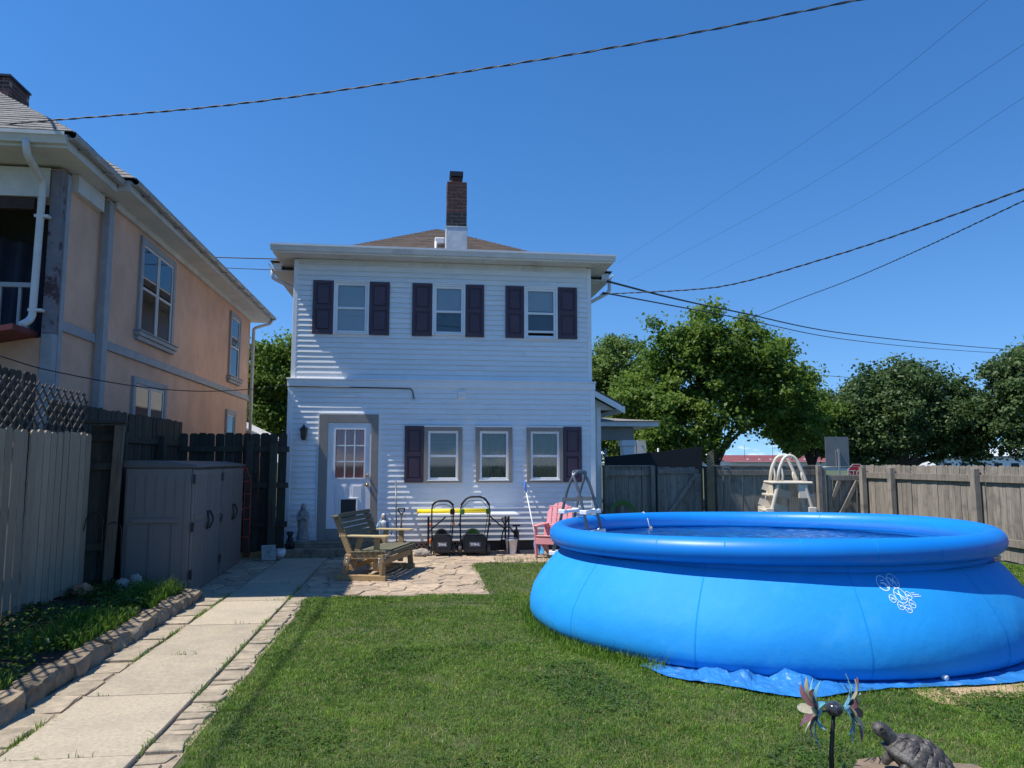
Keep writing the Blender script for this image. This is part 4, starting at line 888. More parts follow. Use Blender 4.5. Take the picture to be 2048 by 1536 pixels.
for cx, cy in ((-.095,-.030),(-.048,-.085),(.012,-.108),(.068,-.075),(.074,-.012)): roundel(cx, cy, .029, .005); stroke([(cx-.012,cy-.008),(cx+.002,cy+.006),(cx+.014,cy-.002)], .006)
for k_, (a, b) in enumerate(((.11,.155),(.115,.19),(.12,.20))): stroke([(a+i*.01, .006-.013*k_) if i % 3 else (a+i*.01, .005-.013*k_) for i in range(int((b-a)/.01)+1)], .005)
pr_.build('printed_roundels', MT['print'], pool)
m = MB(); m.tube([(wallpt(R(-83.6),.05,-.01)), (wallpt(R(-83.6),.05,.035))], .022, 12); m.build('drain_cap', MT['whiteplastic'], pool)
m = MB(); a = R(108); m.tube([ringpt(a, R(60)), tuple(Vector(ringpt(a, R(100)))+Vector((0,0,.012))), tuple(Vector(ringpt(a, R(170)))+Vector((0,0,.01))), (2.06*math.cos(a), 2.06*math.sin(a), .80)], .005, 6); cd = m.build('thermometer_cord', MT['whiteplastic'], pool)
MB().tube([(2.05*math.cos(a), 2.05*math.sin(a), .84),(2.03*math.cos(a)+.03, 2.03*math.sin(a), .77)], .016, 8).build('thermometer', MT['signgrey'], cd)
# crumpled tarp showing round the front of the pool
tp = MB(); NT, NR = 150, 10
def tarp_out(t):
    return .09+.38*max(0, math.sin(math.pi*min(1, max(0, (t-.0)/.42))))**1.2*(.7+.5*noise.noise((t*9, 1, 0)))+.20*max(0, min(1, (t-.5)*4))*(.8+.7*noise.noise((t*12, 4, 0)))
vs_ = []
for i in range(NT+1):
    t = i/NT; a = R(-137+100*t); wd = tarp_out(t)
    for j in range(NR+1):
        s = j/NR; r = 2.36+(.20+wd)*s
        hump = .0
        if .08 < t < .34: hump = (.085*math.exp(-((t-.25-.03*s)/.022)**2)+.05*math.exp(-((t-.20+.03*s)/.018)**2)+.045*math.exp(-((t-.14)/.015)**2))*math.sin(math.pi*min(1, s*1.15))*(1+.5*noise.noise((t*60, s*5, 3)))+.05*abs(noise.noise((t*46, s*4, 0)))
        z = .020+(hump+.026*abs(noise.noise((t*30, s*4, 7)))*(.4+s)+.010*abs(noise.noise((t*70, s*7, 2))))*(1-.75*s**4)
        vs_.append((PC.x+r*math.cos(a), PC.y+r*math.sin(a), z))
tp.add(vs_, [(i*(NR+1)+j, i*(NR+1)+j+1, (i+1)*(NR+1)+j+1, (i+1)*(NR+1)+j) for i in range(NT) for j in range(NR)])
setp(tp.build('ground_tarp', MT['tarp']), 'crumpled light blue plastic tarp sticking out under the pool', 'tarp')
sd = MB(); nn_ = 30; vs_ = []
for i in range(nn_+1):
    a = R(-92+66*i/nn_)
    for r in (2.52, 2.72, 2.86, 2.98+.12*noise.noise((i*.35, 0, 0))+.04*noise.noise((i*1.3, 3, 0))): vs_.append((PC.x+r*math.cos(a), PC.y+r*math.sin(a), .006))
sd.add(vs_, [(i*4+j, i*4+j+1, (i+1)*4+j+1, (i+1)*4+j) for i in range(nn_) for j in range(3)]); struct(sd.build('bare_sand', MT['sand']))

# ------------------------------------------------------------------ small grey A-frame ladder over the pool rim
la = R(141); ld = thing('pool_ladder', 'grey metal A-frame ladder with white treads straddling the blue pool rim', 'ladder', (PC.x+2.24*math.cos(la), PC.y+2.24*math.sin(la), 0), la)
for sgn, nm in ((1, 'outer_rail'), (-1, 'inner_rail')):      # local +X points outwards, +Y along the rim
    zb = 0.0 if sgn > 0 else .12
    arch = [(sgn*.42*(1.58-zb)/1.58+.02*sgn, -.19, zb), (sgn*.07, -.19, 1.40), (-sgn*.03, -.17, 1.60), (-sgn*.03, .17, 1.60), (sgn*.07, .19, 1.40), (sgn*.42*(1.58-zb)/1.58+.02*sgn, .19, zb)]
    MB().tube(rounded(arch, .16, 7), .0185, 10).build(nm, MT['steel'], ld)
    for z in (.28,.56,.84,1.09):
        if sgn < 0 and z < .3: continue
        x = sgn*(.44-(.37)*z/1.40)
        MB().cbox((x,0,z), (.085,.36,.035)).cbox((x,-.185,z), (.10,.06,.055)).cbox((x,.185,z), (.10,.06,.055)).build('tread', MT['whiteplastic'], ld, .008)
for y in (-.19,.19): MB().beam((.145,y*1.06,1.245),(-.145,y*1.06,1.245),.012,.045,(0,0,1)).build('spreader_bar', MT['steel'], ld)
lb = MB().box(-.075,.055,-.215,-.209,1.225,1.265).build('warning_label', MT['whiteplastic'], ld)
m = MB()
for k_ in range(7): m.box(-.055+k_*.014,-.047+k_*.014,-.2165,-.2155,1.24,1.254)
m.build('label_print', MT['signred'], lb)

# ------------------------------------------------------------------ big cream A-frame ladder behind the pool
cl = thing('cream_ladder', 'tall cream resin A-frame pool ladder standing behind the pool', 'ladder', (5.86, 11.35, 0), R(-14))
W2 = .27
for y in (-W2, W2):
    for s in (-1, 1):
        m = MB(); m.beam((s*.56,y,.0),(s*.20,y,1.37),.045,.085,(0,1,0)); m.build('side_rail', MT['cream'], cl, .012)
    pts = [(-.21,y,1.38),(-.17,y,1.62),(-.09,y,1.79),(.0,y,1.83),(.09,y,1.77),(.17,y,1.58),(.20,y,1.50),(.23,y,1.38)]
    MB().tube(rounded(pts, .06), .026, 10).build('hand_rail', MT['cream'], cl)
    MB().tube([(.17,y,1.58),(.165,y,1.50),(.20,y,1.38)], .02, 8).build('rail_brace', MT['cream'], cl); MB().tube([(-.15,y,1.66),(-.12,y,1.5),(-.14,y,1.38)], .018, 8).build('rail_brace', MT['cream'], cl)
MB().box(-.30,.32,-W2-.06,W2+.06,1.375,1.415).build('top_platform', MT['cream'], cl, .015)
for s in (-1, 1):
    for i in range(5):
        z = .22+i*.24; x = s*(.56-.36*z/1.37)
        MB().box(x-.10 if s < 0 else x-.06,x+.06 if s < 0 else x+.10,-W2+.03,W2-.03,z,z+.035).build('step', MT['cream'], cl, .008)
        if s < 0: MB().beam((x+.07,0,z+.03),(x+.105,0,z+.13),2*W2-.08,.012,(0,1,0)).build('riser', MT['cream'], cl)
MB().box(-.28,-.26,-W2+.04,W2-.04,1.08,1.37).build('brace_panel', MT['cream'], cl, .01); MB().box(.10,.24,-W2-.03,-W2+.0,1.15,1.37).build('brace_panel', MT['cream'], cl, .01); MB().box(.10,.24,W2,W2+.03,1.15,1.37).build('brace_panel', MT['cream'], cl, .01)
for y in (-W2-.03, W2+.03): MB().box(.24,.36,y-.02,y+.02,.72,1.02).box(-.40,-.28,y-.02,y+.02,.72,1.0).build('lock_bracket', MT['cream'], cl, .008)

# ------------------------------------------------------------------ glider bench (local +X = the way it faces, Y = length)
gb = thing('glider_bench', 'wooden glider bench of pale treated pine with grey-green slats on the patio', 'bench', (-.60, 11.72, .02), R(-17)); gb.scale = (1, 1, .87)
BL = .66                              # half length
ced, gw = MT['cedar'], MT['greywood']
for y in (-BL, BL):
    s = 1 if y > 0 else -1
    MB().beam((-.40,y,.045),(.36,y,.045),.09,.09).build('base_rail', ced, gb, .006)
    MB().beam((.30,y,.09),(.27,y,.42),.085,.04,(0,1,0)).build('base_post', ced, gb, .005)
    MB().beam((-.30,y,.09),(-.22,y,.42),.085,.04,(0,1,0)).build('base_post', ced, gb, .005)
    yi = y-s*.06
    MB().beam((-.26,yi,.38),(.30,yi,.40),.04,.10).build('seat_arm_rail', ced, gb, .005)
    m = MB(); m.beam((.16,yi-s*.045,.14),(.17,yi-s*.045,.70),.085,.038,(0,1,0)); m.build('front_arm_post', ced, gb, .005)
    m = MB(); m.beam((-.21,yi-s*.045,.14),(-.08,yi-s*.045,.70),.085,.038,(0,1,0)); m.build('rear_arm_post', ced, gb, .005)
    m = MB(); m.beam((-.20,yi+s*.0,.36),(-.46,yi,1.02),.038,.085,(0,1,0)) if False else m.beam((-.20,yi,.36),(-.45,yi,1.02),.085,.038,(0,1,0)); m.build('back_post', ced, gb, .005)
    pts = [(-.40,-.03),(-.36,-.05),(.10,-.055),(.16,-.075),(.33,-.075),(.36,-.05),(.36,.05),(.33,.07),(.16,.07),(-.40,.045)]
    m = MB(); m.poly(pts, .70, .728); o = m.build('armrest', mat('armrest_wood', (.52,.41,.22), .7, .15, 6, stretch=(1,8,8), bump=.2, bscale=40) if 'arm' not in MT else MT['arm'], gb, .004); o.location = (0, yi-s*.03, 0)
    if 'arm' not in MT: MT['arm'] = o.data.materials[0]
    for x, z in ((.27,.36),(-.22,.36)): MB().tube([(x,y+s*.05,z),(x-.02,y+s*.055,z-.16)], .012, 8).ball((x,y+s*.055,z), .022, 8, 6).build('glide_link', MT['zinc'], gb)
for k in range(6): MB().beam((-.17+k*.093,-BL+.02,.452+.004*k),(-.17+k*.093,BL-.02,.452+.004*k),.082,.026).build('seat_slat', gw, gb, .004)
MB().beam((.385,-BL+.02,.435),(.385,BL-.02,.435),.026,.07).build('seat_slat', gw, gb, .004)
d_ = (Vector((-.45,0,1.02))-Vector((-.20,0,.36))).normalized(); nv = Vector((d_.z, 0, -d_.x))
for k in range(8):
    c = Vector((-.20,0,.36))+d_*(.12+k*.085)+nv*.055
    MB().beam(c+Vector((0,-BL+.03,0)), c+Vector((0,BL-.03,0)), .016, .068, d_).build('back_slat', gw, gb, .003)
c = Vector((-.46,0,1.035)); MB().beam(c+Vector((0,-BL-.02,0)), c+Vector((0,BL+.02,0)), .10, .03).build('top_rail', gw, gb, .005)
MB().beam((.30,-BL+.05,.30),(.30,BL-.05,.30),.04,.09).build('front_apron', ced, gb, .004)
MB().beam((-.30,-BL,.16),(-.30,BL,.16),.04,.09).build('stretcher', ced, gb, .004)
MB().beam((.10,-BL,.05),(.10,BL,.05),.09,.04).build('stretcher', ced, gb, .004)

# ------------------------------------------------------------------ folding table, foam tube, mowers
tb = thing('folding_table', 'white-topped folding table with black legs against the house wall', 'table', (.92, 14.14, .02))
MB().box(-.935,.935,-.37,.30,.705,.745).build('tabletop', MT['whiteplastic'], tb, .014, 2)
for s in (-1, 1):
    x = s*.74
    for y in (-.30,.24): MB().tube([(x,y,.0),(x,y,.70)], .016, 8).build('leg', MT['black'], tb)
    MB().tube([(x,-.30,.18),(x,.24,.18)], .012, 8).tube([(x,-.30,.60),(x,.24,.60)], .012, 8).build('leg_crossbar', MT['black'], tb)
    MB().tube([(x,-.03,.40),(x-s*.34,-.03,.69)], .012, 8).build('folding_brace', MT['black'], tb)
fm = MB(); fm.tube([(-.03,14.12,.80),(1.29,14.14,.80)], .043, 14); setp(fm.build('foam_tube', MT['yellow']), 'long bright yellow foam tube lying on the folding table', 'foam tube')
def mower(label, loc, accent, w, hw, top, wheel_r, rz=0):
    t = thing('lawn_mower', label, 'lawn mower', loc, rz, 'lawn mowers by the table')      # handle towards -Y (the camera), deck behind
    m = MB(); m.loft([(0,.42,.10,w*.5,.26),(0,.42,.16,w*.54,.28),(0,.42,.24,w*.50,.26),(0,.42,.28,w*.36,.2)], 20); m.build('deck', MT['blackplastic'], t)
    m = MB(); m.loft([(0,.44,.27,w*.30,.16),(0,.44,.36,w*.30,.17),(0,.46,.42,w*.22,.13),(0,.46,.44,w*.10,.06)], 16); m.build('motor_cover', MT[accent] if accent == 'green' else MT['blackplastic'], t)
    m = MB(); m.prism([(-w*.42,.06),(w*.42,.06),(w*.46,.34),(w*.40,.38),(-w*.40,.38),(-w*.46,.34)], (0,.02,0), (1,0,0), (0,0,1), .26); bag = m.build('grass_bag', MT['blackplastic'], t, .02, 2)
    MB().box(-w*.22,w*.22,-.114,-.111,.17,.25).build('bag_label', MT['signgrey'], bag)
    m = MB()
    for k_ in range(3): m.box(-w*.16+k_*w*.12,-w*.16+k_*w*.12+w*.08,-.1165,-.1155,.19,.23)
    m.beam((-w*.2,-.116,.24),(w*.2,-.116,.185),.012,.002,(0,-1,0)); m.build('label_print', MT['whiteplastic'], bag)
    for x in (-w*.56, w*.56):
        for y, r_ in ((.12,wheel_r),(.66,wheel_r*.85)):
            wl = MB().tube([(x-.03,y,r_),(x-.024,y,r_),(x+.024,y,r_),(x+.03,y,r_)], [r_*.88,r_,r_,r_*.88], 20).build('wheel', MT['tyre'], t)
            MB().tube([(x-.034,y,r_),(x+.034,y,r_)], r_*.55, 14).build('hub', MT['signgrey'] if accent == 'green' else MT['orange'], wl)
    hb = rounded([(-hw*.92,.20,.24),(-hw,-.02,.58),(-hw*1.0,-.16,.90),(-hw*.55,-.20,top),(hw*.55,-.20,top),(hw*1.0,-.16,.90),(hw,-.02,.58),(hw*.92,.20,.24)], .09, 5)
    MB().tube(hb, .0135, 8).build('handlebar', MT['black'], t)
    MB().tube(rounded([(-hw*.97,-.165,.92),(-hw*.55,-.20,top),(hw*.55,-.20,top),(hw*.97,-.165,.92)], .09, 5), .019, 8).build('grip', MT['blackplastic'], t)
    MB().tube(rounded([(-hw*.9,-.14,.86),(-hw*.45,-.17,top-.07),(hw*.45,-.17,top-.07),(hw*.9,-.14,.86)], .06), .006, 6).build('bail_bar', MT['black'], t)
    for s in ((-1, 1) if accent == 'green' else (1,)): MB().cbox((s*hw*.90,-.15,.80), (.085,.06,.10)).build('switch_box', MT[accent] if accent == 'green' else MT['blackplastic'], t, .015)
    for s in (-1, 1): MB().ball((s*(hw+.015),-.02,.56), (.022,.022,.03), 8, 6).build('clamp_knob', MT[accent] if accent == 'orange' else MT['black'], t)
    MB().tube([(hw*.88,-.12,.78),(hw*.80,-.02,.55),(hw*.72,.10,.36),(hw*.5,.3,.34)], .006, 6).build('cable', MT['black'], t)
    if accent == 'orange': MB().box(-w*.60,-w*.50,.06,.16,.20,.30).build('height_lever', MT['orange'], t, .02)
    return t
mower('black lawn mower with orange knobs in front of the table', (.43, 13.80, .02), 'orange', .38, .195, 1.0, .092)
mower('black and green lawn mower in front of the table', (1.02, 13.78, .02), 'green', .46, .265, 1.07, .10)

# ------------------------------------------------------------------ bits along the wall
bk = thing('white_bucket', 'small white plastic bucket beside the folding table leg', 'bucket', (1.72, 13.92, .02))
MB().lathe([(.085,0),(.115,.255),(.122,.255),(.122,.27),(.11,.27),(.08,.012)], 24, caps=False).lathe([(.082,.012),(.0001,.012)], 24, caps=False).build('shell', MT['whiteplastic'], bk)
MB().tube([(.118*math.cos(a), .118*math.sin(a), .25-.06*math.sin(a)) for a in [math.pi+math.pi*i/12 for i in range(13)]], .004, 6).build('bail', MT['zinc'], bk)
pu = thing('hand_pump', 'black upright hand air pump with hose behind the white bucket', 'pump', (1.84, 14.12, .02))
MB().lathe([(.06,0),(.055,.03),(.05,.40),(.056,.41),(.02,.43),(.012,.50)], 16).build('cylinder', MT['blackplastic'], pu)
MB().tube([(-.07,0,.50),(.07,0,.50)], .016, 8).build('handle', MT['blackplastic'], pu)
MB().tube(rounded([(-.05,0,.36),(-.14,0,.50),(-.26,-.02,.42),(-.30,-.02,.10)], .08), .014, 8).build('hose', MT['blackplastic'], pu)
def dshovel(label, loc, h, lean=0):
    s = thing('shovel', label, 'shovel', loc, 0, 'shovels along the wall')
    MB().tube([(0,.0,.18),(0,lean,h-.12)], .016, 8).build('shaft', MT['blackplastic'], s)
    MB().tube(rounded([(0,lean,h-.13),(-.055,lean,h-.05),(-.06,lean,h),(.06,lean,h),(.055,lean,h-.05),(0,lean,h-.13)], .015), .012, 8).build('grip', MT['blackplastic'], s)
    m = MB(); m.prism([(-.10,.22),(.10,.22),(.095,.05),(.0,.0),(-.095,.05)], (0,0,0), (1,0,0), (0,0,1), .006); m.build('blade', MT['black'], s)
dshovel('black D-handled shovel behind the white bucket', (1.66, 14.36, .02), .62, .1)
dshovel('black D-handled shovel behind the glider bench arm', (-.33, 14.34, .02), .82, .12)
rk = thing('rake', 'thin dark rake handle leaning on the siding behind the glider bench', 'rake', (-.43, 14.30, .02))
MB().tube([(.03,0,0.04),(-.02,.24,1.34)], .013, 8).build('handle', MT['steel'], rk)
MB().box(-.17,.23,-.03,-.01,.02,.05).build('head', MT['black'], rk)
for k in range(9): MB().tube([(-.16+k*.045,-.02,.03),(-.16+k*.045,-.07,.0)], .004, 5).build('tine', MT['black'], rk)
sk_ = thing('pool_skimmer', 'white pole with blue grip and blue net leaning by the pink chair', 'pool skimmer', (2.19, 13.62, .02))
MB().tube([(.0,.0,.02),(-.13,.90,1.24)], .012, 8).build('pole', MT['whiteplastic'], sk_)
MB().tube([(-.115,.80,1.10),(-.148,1.03,1.41)], .0165, 8).build('grip', MT['bluegrip'], sk_)
m = MB(); m.tube(rounded([(.0,.0,.03),(.09,-.03,.03),(.11,.10,.30),(-.02,.14,.34),(-.09,.06,.2),(-.05,.0,.03),(.0,.0,.03)], .05), .010, 6); m.build('net_frame', MT['bluenet'], sk_)
m = MB(); m.add([(-.06,.03,.03),(.09,0,.03),(.10,.10,.28),(-.05,.12,.30),(.03,.16,.12)], [(0,1,4),(1,2,4),(2,3,4),(3,0,4)]); m.build('net', MT['bluenet'], sk_)
# pink slatted chair
pk = thing('garden_chair', 'pink resin adirondack-style chair between the table and the pool', 'chair', (2.44, 13.40, .02), R(152))
P_ = MT['pink']          # local +Y = front
def chair_parts():
    MB().prism([(-.25,.34),(-.25,.30),(.25,.30),(.25,.34)], (0,0,0), (0,1,0), (0,0,1), .50) if False else None
    for k in range(5):
        y = .28-k*.105; z = .37-.030*k; MB().cbox((0,y,z), (.48,.098,.02), Matrix.Rotation(R(16 if k else 34), 3, 'X')).build('seat_slat', P_, pk, .006)
    for k in range(5):
        x = -.20+k*.10; top = 1.0-.028*(k-2)**2
        m = MB(); m.prism([(-.044,0),(.044,0),(.044,top-.30-.028*(k-2)*.9-.01),(0,top-.295),(-.044,top-.30+.028*(k-2)*.9-.01)], (x,-.20,.25), (1,0,0), (0,-.30,1), .022); m.build('back_slat', P_, pk, .006)
    MB().beam((-.25,-.285,.52),(.25,-.285,.52),.03,.06).beam((-.22,-.385,.86),(.22,-.385,.86),.025,.05).build('back_rail', P_, pk, .006)
    for s in (-1, 1):
        m = MB(); m.poly([(s*.25-.055,-.30),(s*.25+.055,-.30),(s*.25+.065,.30),(s*.25+.03,.36),(s*.25-.05,.36)] , .555, .58); m.build('armrest', P_, pk, .006)
        m = MB(); m.prism([(.20,0),(.27,0),(.325,.556),(.22,.556),(.19,.30)], (s*.265,0,0), (0,1,0), (0,0,1), .035); m.build('front_leg', P_, pk, .008)
        m = MB(); m.prism([(-.42,0),(-.35,0),(.27,.32),(.27,.40),(-.20,.24),(-.30,.24)], (s*.245,0,0), (0,1,0), (0,0,1), .03); m.build('rear_leg', P_, pk, .008)
        MB().beam((s*.262,-.22,.24),(s*.262,-.30,.56),.035,.05).build('arm_support', P_, pk, .005)
    MB().cbox((0,.30,.30), (.50,.022,.11)).build('front_apron', P_, pk, .006)
chair_parts()

def robed_figure(t, h, robe, veil, face, hands='fold', base=None):
    """standing statue: one continuous robed body, veil over the head, sleeves meeting or spread"""
    k = h/1.0
    m = MB(); n = 40; secs = [(.150,.0),(.158,.03),(.145,.14),(.128,.30),(.112,.46),(.104,.56),(.118,.66),(.132,.735),(.118,.785),(.060,.815),(.042,.84)]
    vs2 = []
    for r, z in secs:
        for i in range(n):
            a = 2*math.pi*i/n; fold = 1+(.07*math.sin(9*a+z*3)+.04*math.sin(17*a+1))*max(0, 1-z/.62)
            vs2.append((r*fold*math.cos(a)*k, r*.74*fold*math.sin(a)*k, z*k))
    m.add(vs2, [(i*n+j, i*n+(j+1) % n, (i+1)*n+(j+1) % n, (i+1)*n+j) for i in range(len(secs)-1) for j in range(n)]+[tuple(range(n-1, -1, -1)), tuple((len(secs)-1)*n+j for j in range(n))], True)
    m.build('robe', robe, t)
    m = MB(); m.loft([(0,0,.82*k,.034*k,.034*k),(0,-.006*k,.85*k,.042*k,.046*k),(0,-.01*k,.89*k,.052*k,.058*k),(0,-.008*k,.93*k,.052*k,.058*k),(0,0,.968*k,.040*k,.045*k),(0,0,.985*k,.012*k,.014*k)], 14)
    m.ball((0,-.064*k,.893*k), (.008*k,.012*k,.016*k), 6, 5); m.build('head', face, t)
    m = MB(); n = 22; vs2 = []
    rows = [(1.0,.02),(.985,.044),(.95,.066),(.90,.073),(.85,.078),(.80,.110),(.74,.142),(.62,.142),(.46,.150),(.34,.150)]
    for z, r in rows:
        for i in range(n+1):
            a = R(-58)+R(296)*i/n; vs2.append((r*math.cos(a)*k, (r*.80*math.sin(a)+.006)*k, z*k))
    m.add(vs2, [(i*(n+1)+j, i*(n+1)+j+1, (i+1)*(n+1)+j+1, (i+1)*(n+1)+j) for i in range(len(rows)-1) for j in range(n)], True); m.build('veil', veil, t)
    for s in (-1, 1):
        if hands == 'fold': pts = [(s*.115,0,.735),(s*.14,-.03,.62),(s*.115,-.085,.555),(s*.03,-.125,.62)]
        else: pts = [(s*.115,0,.735),(s*.165,-.02,.62),(s*.20,-.06,.50),(s*.225,-.10,.44)]
        MB().tube([tuple(c*k for c in p) for p in pts], [.040*k,.046*k,.044*k,.022*k], 10).ball(tuple(c*k for c in pts[-1]), (.020*k,.022*k,.028*k), 8, 6).build('sleeve_arm', veil if hands != 'fold' else robe, t)
    if base: MB().lathe([(.17*k,-.07*k),(.18*k,-.02*k),(.15*k,.0)], 20, smooth=False).build('plinth', base, t)
s1 = thing('stone_statue', 'weathered grey stone statue of a veiled woman left of the door', 'statue', (-2.13, 14.28, .29)); robed_figure(s1, .66, MT['statue'], MT['statue'], MT['statue'], 'fold', MT['statue'])
s2 = thing('painted_statue', 'white statue of a veiled woman in a blue cloak behind the bench', 'statue', (-.63, 13.72, .14)); robed_figure(s2, .66, MT['statuewhite'], MT['statueblue'], MT['skin'], 'spread', MT['rock'])
m = MB(); m.loft([(0,.0,.93*.66,.055*.66,.06*.66),(0,0,.97*.66,.05*.66,.055*.66),(0,0,.995*.66,.02*.66,.02*.66)], 12); m.build('white_hood', MT['statuewhite'], s2)
MB().lathe([(.10,0),(.14,.10),(.13,.105)], 16).build('pedestal', MT['rock'], s2).location = (0,0,-.16)
dg = thing('dog_figurine', 'small black dog figurine sitting on the dark steps', 'figurine', (-2.30, 13.98, .166))
m = MB(); m.loft([(0,.04,0,.075,.10),(0,.03,.06,.075,.10),(0,.0,.14,.06,.07),(0,-.02,.20,.04,.045),(0,-.03,.24,.04,.042)], 14); m.ball((0,-.05,.27), (.048,.058,.045)).ball((0,-.11,.255), (.022,.035,.02), 8, 6)
for s in (-1, 1): m.tube([(s*.035,-.06,.14),(s*.035,-.08,.0)], [.024,.018], 8).ball((s*.045,-.03,.275), (.014,.022,.04), 8, 6)
m.build('body', MT['black'], dg)
po = thing('flower_pot', 'small white pot on the ground at the left end of the dark steps', 'pot', (-2.42, 13.70, .0))
MB().lathe([(.065,0),(.095,.05),(.10,.10),(.09,.135),(.098,.145),(.08,.14)], 20).build('shell', MT['whiteplastic'], po).location = (0,0,.05)
MB().lathe([(.10,0),(.09,.05)], 14).build('saucer', MT['wallstone'], po)
MB().lathe([(.08,.175),(.001,.18)], 14, caps=False).build('soil', MT['soil'], po)
ti = thing('picture_tile', 'small pale picture tile leaning on the ground near the dark gate', 'tile', (-2.56, 13.42, .02), R(20)); 
MB().cbox((0,.02,.14), (.24,.018,.27), Matrix.Rotation(R(-22), 3, 'X')).build('tile', mat('aged_tile', (.30,.29,.25), .5, .2, 9), ti, .004)
m = MB(); rm = Matrix.Rotation(R(-22), 3, 'X')
for (u, v_, a, b) in ((0,.0,.05,.06),(-.045,.05,.03,.02),(.05,.045,.03,.025),(.02,-.07,.05,.02),(-.05,-.05,.025,.03),(0,.09,.12,.012)): m.cbox(Vector((0,.02,.14))+rm @ Vector((u,-.0105,v_)), (a,.002,b), rm)
m.build('motif', MT['signgrey'], ti)
def rock(label, loc, size, seed, group=None, matr='rock', nm='rock'):
    bm = bmesh.new(); bmesh.ops.create_icosphere(bm, subdivisions=3, radius=1)
    for v in bm.verts:
        p = v.co.copy(); v.co = Vector((p.x*size[0], p.y*size[1], p.z*size[2]))*(1+.35*noise.noise(p*1.3+Vector((seed,0,0)))+.14*noise.noise(p*3.6+Vector((0,seed,0))))
    me = bpy.data.meshes.new(nm); bm.to_mesh(me); bm.free(); me.materials.append(MT[matr]); o = link(nm, me, None, loc); return setp(o, label, 'rock', group or 'loose garden rocks')
rock('flat layered rock on the patio under the table end', (.06, 13.86, .07), (.18,.12,.075), 3.1)
rock('pale upright rock stacked behind others at the near shed', (-3.47, 9.86, .26), (.07,.06,.08), 5.2)
rock('grey rock left of the others in the pile by the near shed', (-3.57, 9.74, .22), (.10,.08,.08), 8.4)
rock('brown rounded rock in the middle of the pile by the near shed', (-3.35, 9.66, .20), (.11,.08,.08), 11.3)
rock('speckled grey rock at the right of the pile by the near shed', (-3.13, 9.62, .19), (.10,.09,.09), 2.6)
rock('terracotta-coloured stone half hidden in weeds by the pale fence', (-3.86, 9.35, .24), (.10,.08,.09), 9.7, None, 'terra')
rock('small grey stone near the bed corner by the path', (-2.98, 9.50, .20), (.06,.06,.05), 14.7)
for lab, loc, hh in (('black hooked plant hanger by the end of the pale fence', (-3.84, 9.62, .15), .98), ('black hooked plant hanger against the leaning post', (-3.70, 9.84, .15), .82)):
    h_ = thing('plant_hanger', lab, 'plant hanger', loc, 0, 'plant hangers')
    MB().tube([(.06,0,0),(.05,0,hh*.6)]+[(-.05+.10*math.cos(a), 0, hh*.86+.12*math.sin(a)) for a in [R(-20)+R(200)*i/10 for i in range(11)]]+[(-.16,0,hh*.78),(-.19,0,hh*.72),(-.22,0,hh*.76)], .007, 6).build('rod', MT['black'], h_)
    MB().tube([(.05,0,.18),(.05,0,.16),(-.04,0,.15),(-.045,0,0)], .006, 6).build('foot_prong', MT['black'], h_)
hs_ = thing('garden_hose', 'coiled green garden hose on the ground by the grey fence', 'hose', (4.35, 15.6, 0))
m = MB(); m.tube([(.28*math.cos(t*.5), .10*math.sin(t*.5), .55+.26*math.sin(t*.5)+.01*t*.2) for t in range(0, 50)], .014, 6); m.build('coil', MT['green'], hs_)
MB().box(-.04,.04,.12,.18,.0,.85).build('stake', MT['fencegrey'], hs_)

# ------------------------------------------------------------------ stump with turtle, spinner
su = thing('tree_stump', 'low weathered tree stump under the turtle statue', 'stump', (2.54, 3.60, 0))
n = 48; vs_ = []
for (r, z) in ((.40,0),(.37,.05),(.345,.11),(.335,.143),(.31,.151)):
    for i in range(n):
        a = 2*math.pi*i/n; q = 1+.09*math.sin(3*a+1)+.05*math.sin(7*a)+.03*math.sin(19*a); vs_.append((r*q*math.cos(a)*1.02, r*q*math.sin(a)*.86, z+.006*math.sin(5*a)))
vs_.append((0,0,.149)); m = MB(); m.add(vs_, [(i*n+j, i*n+(j+1) % n, (i+1)*n+(j+1) % n, (i+1)*n+j) for i in range(4) for j in range(n)]+[(4*n+j, 4*n+(j+1) % n, 5*n) for j in range(n)], False); m.build('trunk', MT['stumptop'], su)
m = MB()
for k in range(90): m.cbox((-.14+random.gauss(0,.07), -.10+random.gauss(0,.05), .155+random.random()*.012), (random.uniform(.006,.02),)*3, Matrix.Rotation(random.random()*3, 3, 'Z'))
o = m.build('crumbled_wood', MT['rot'], su); o['kind'] = 'stuff'
tu = thing('turtle_statue', 'dark resin turtle statue with raised head on the stump', 'turtle statue', (2.485, 3.60, .150), R(165)); tu.scale = (.76, .76, .76)
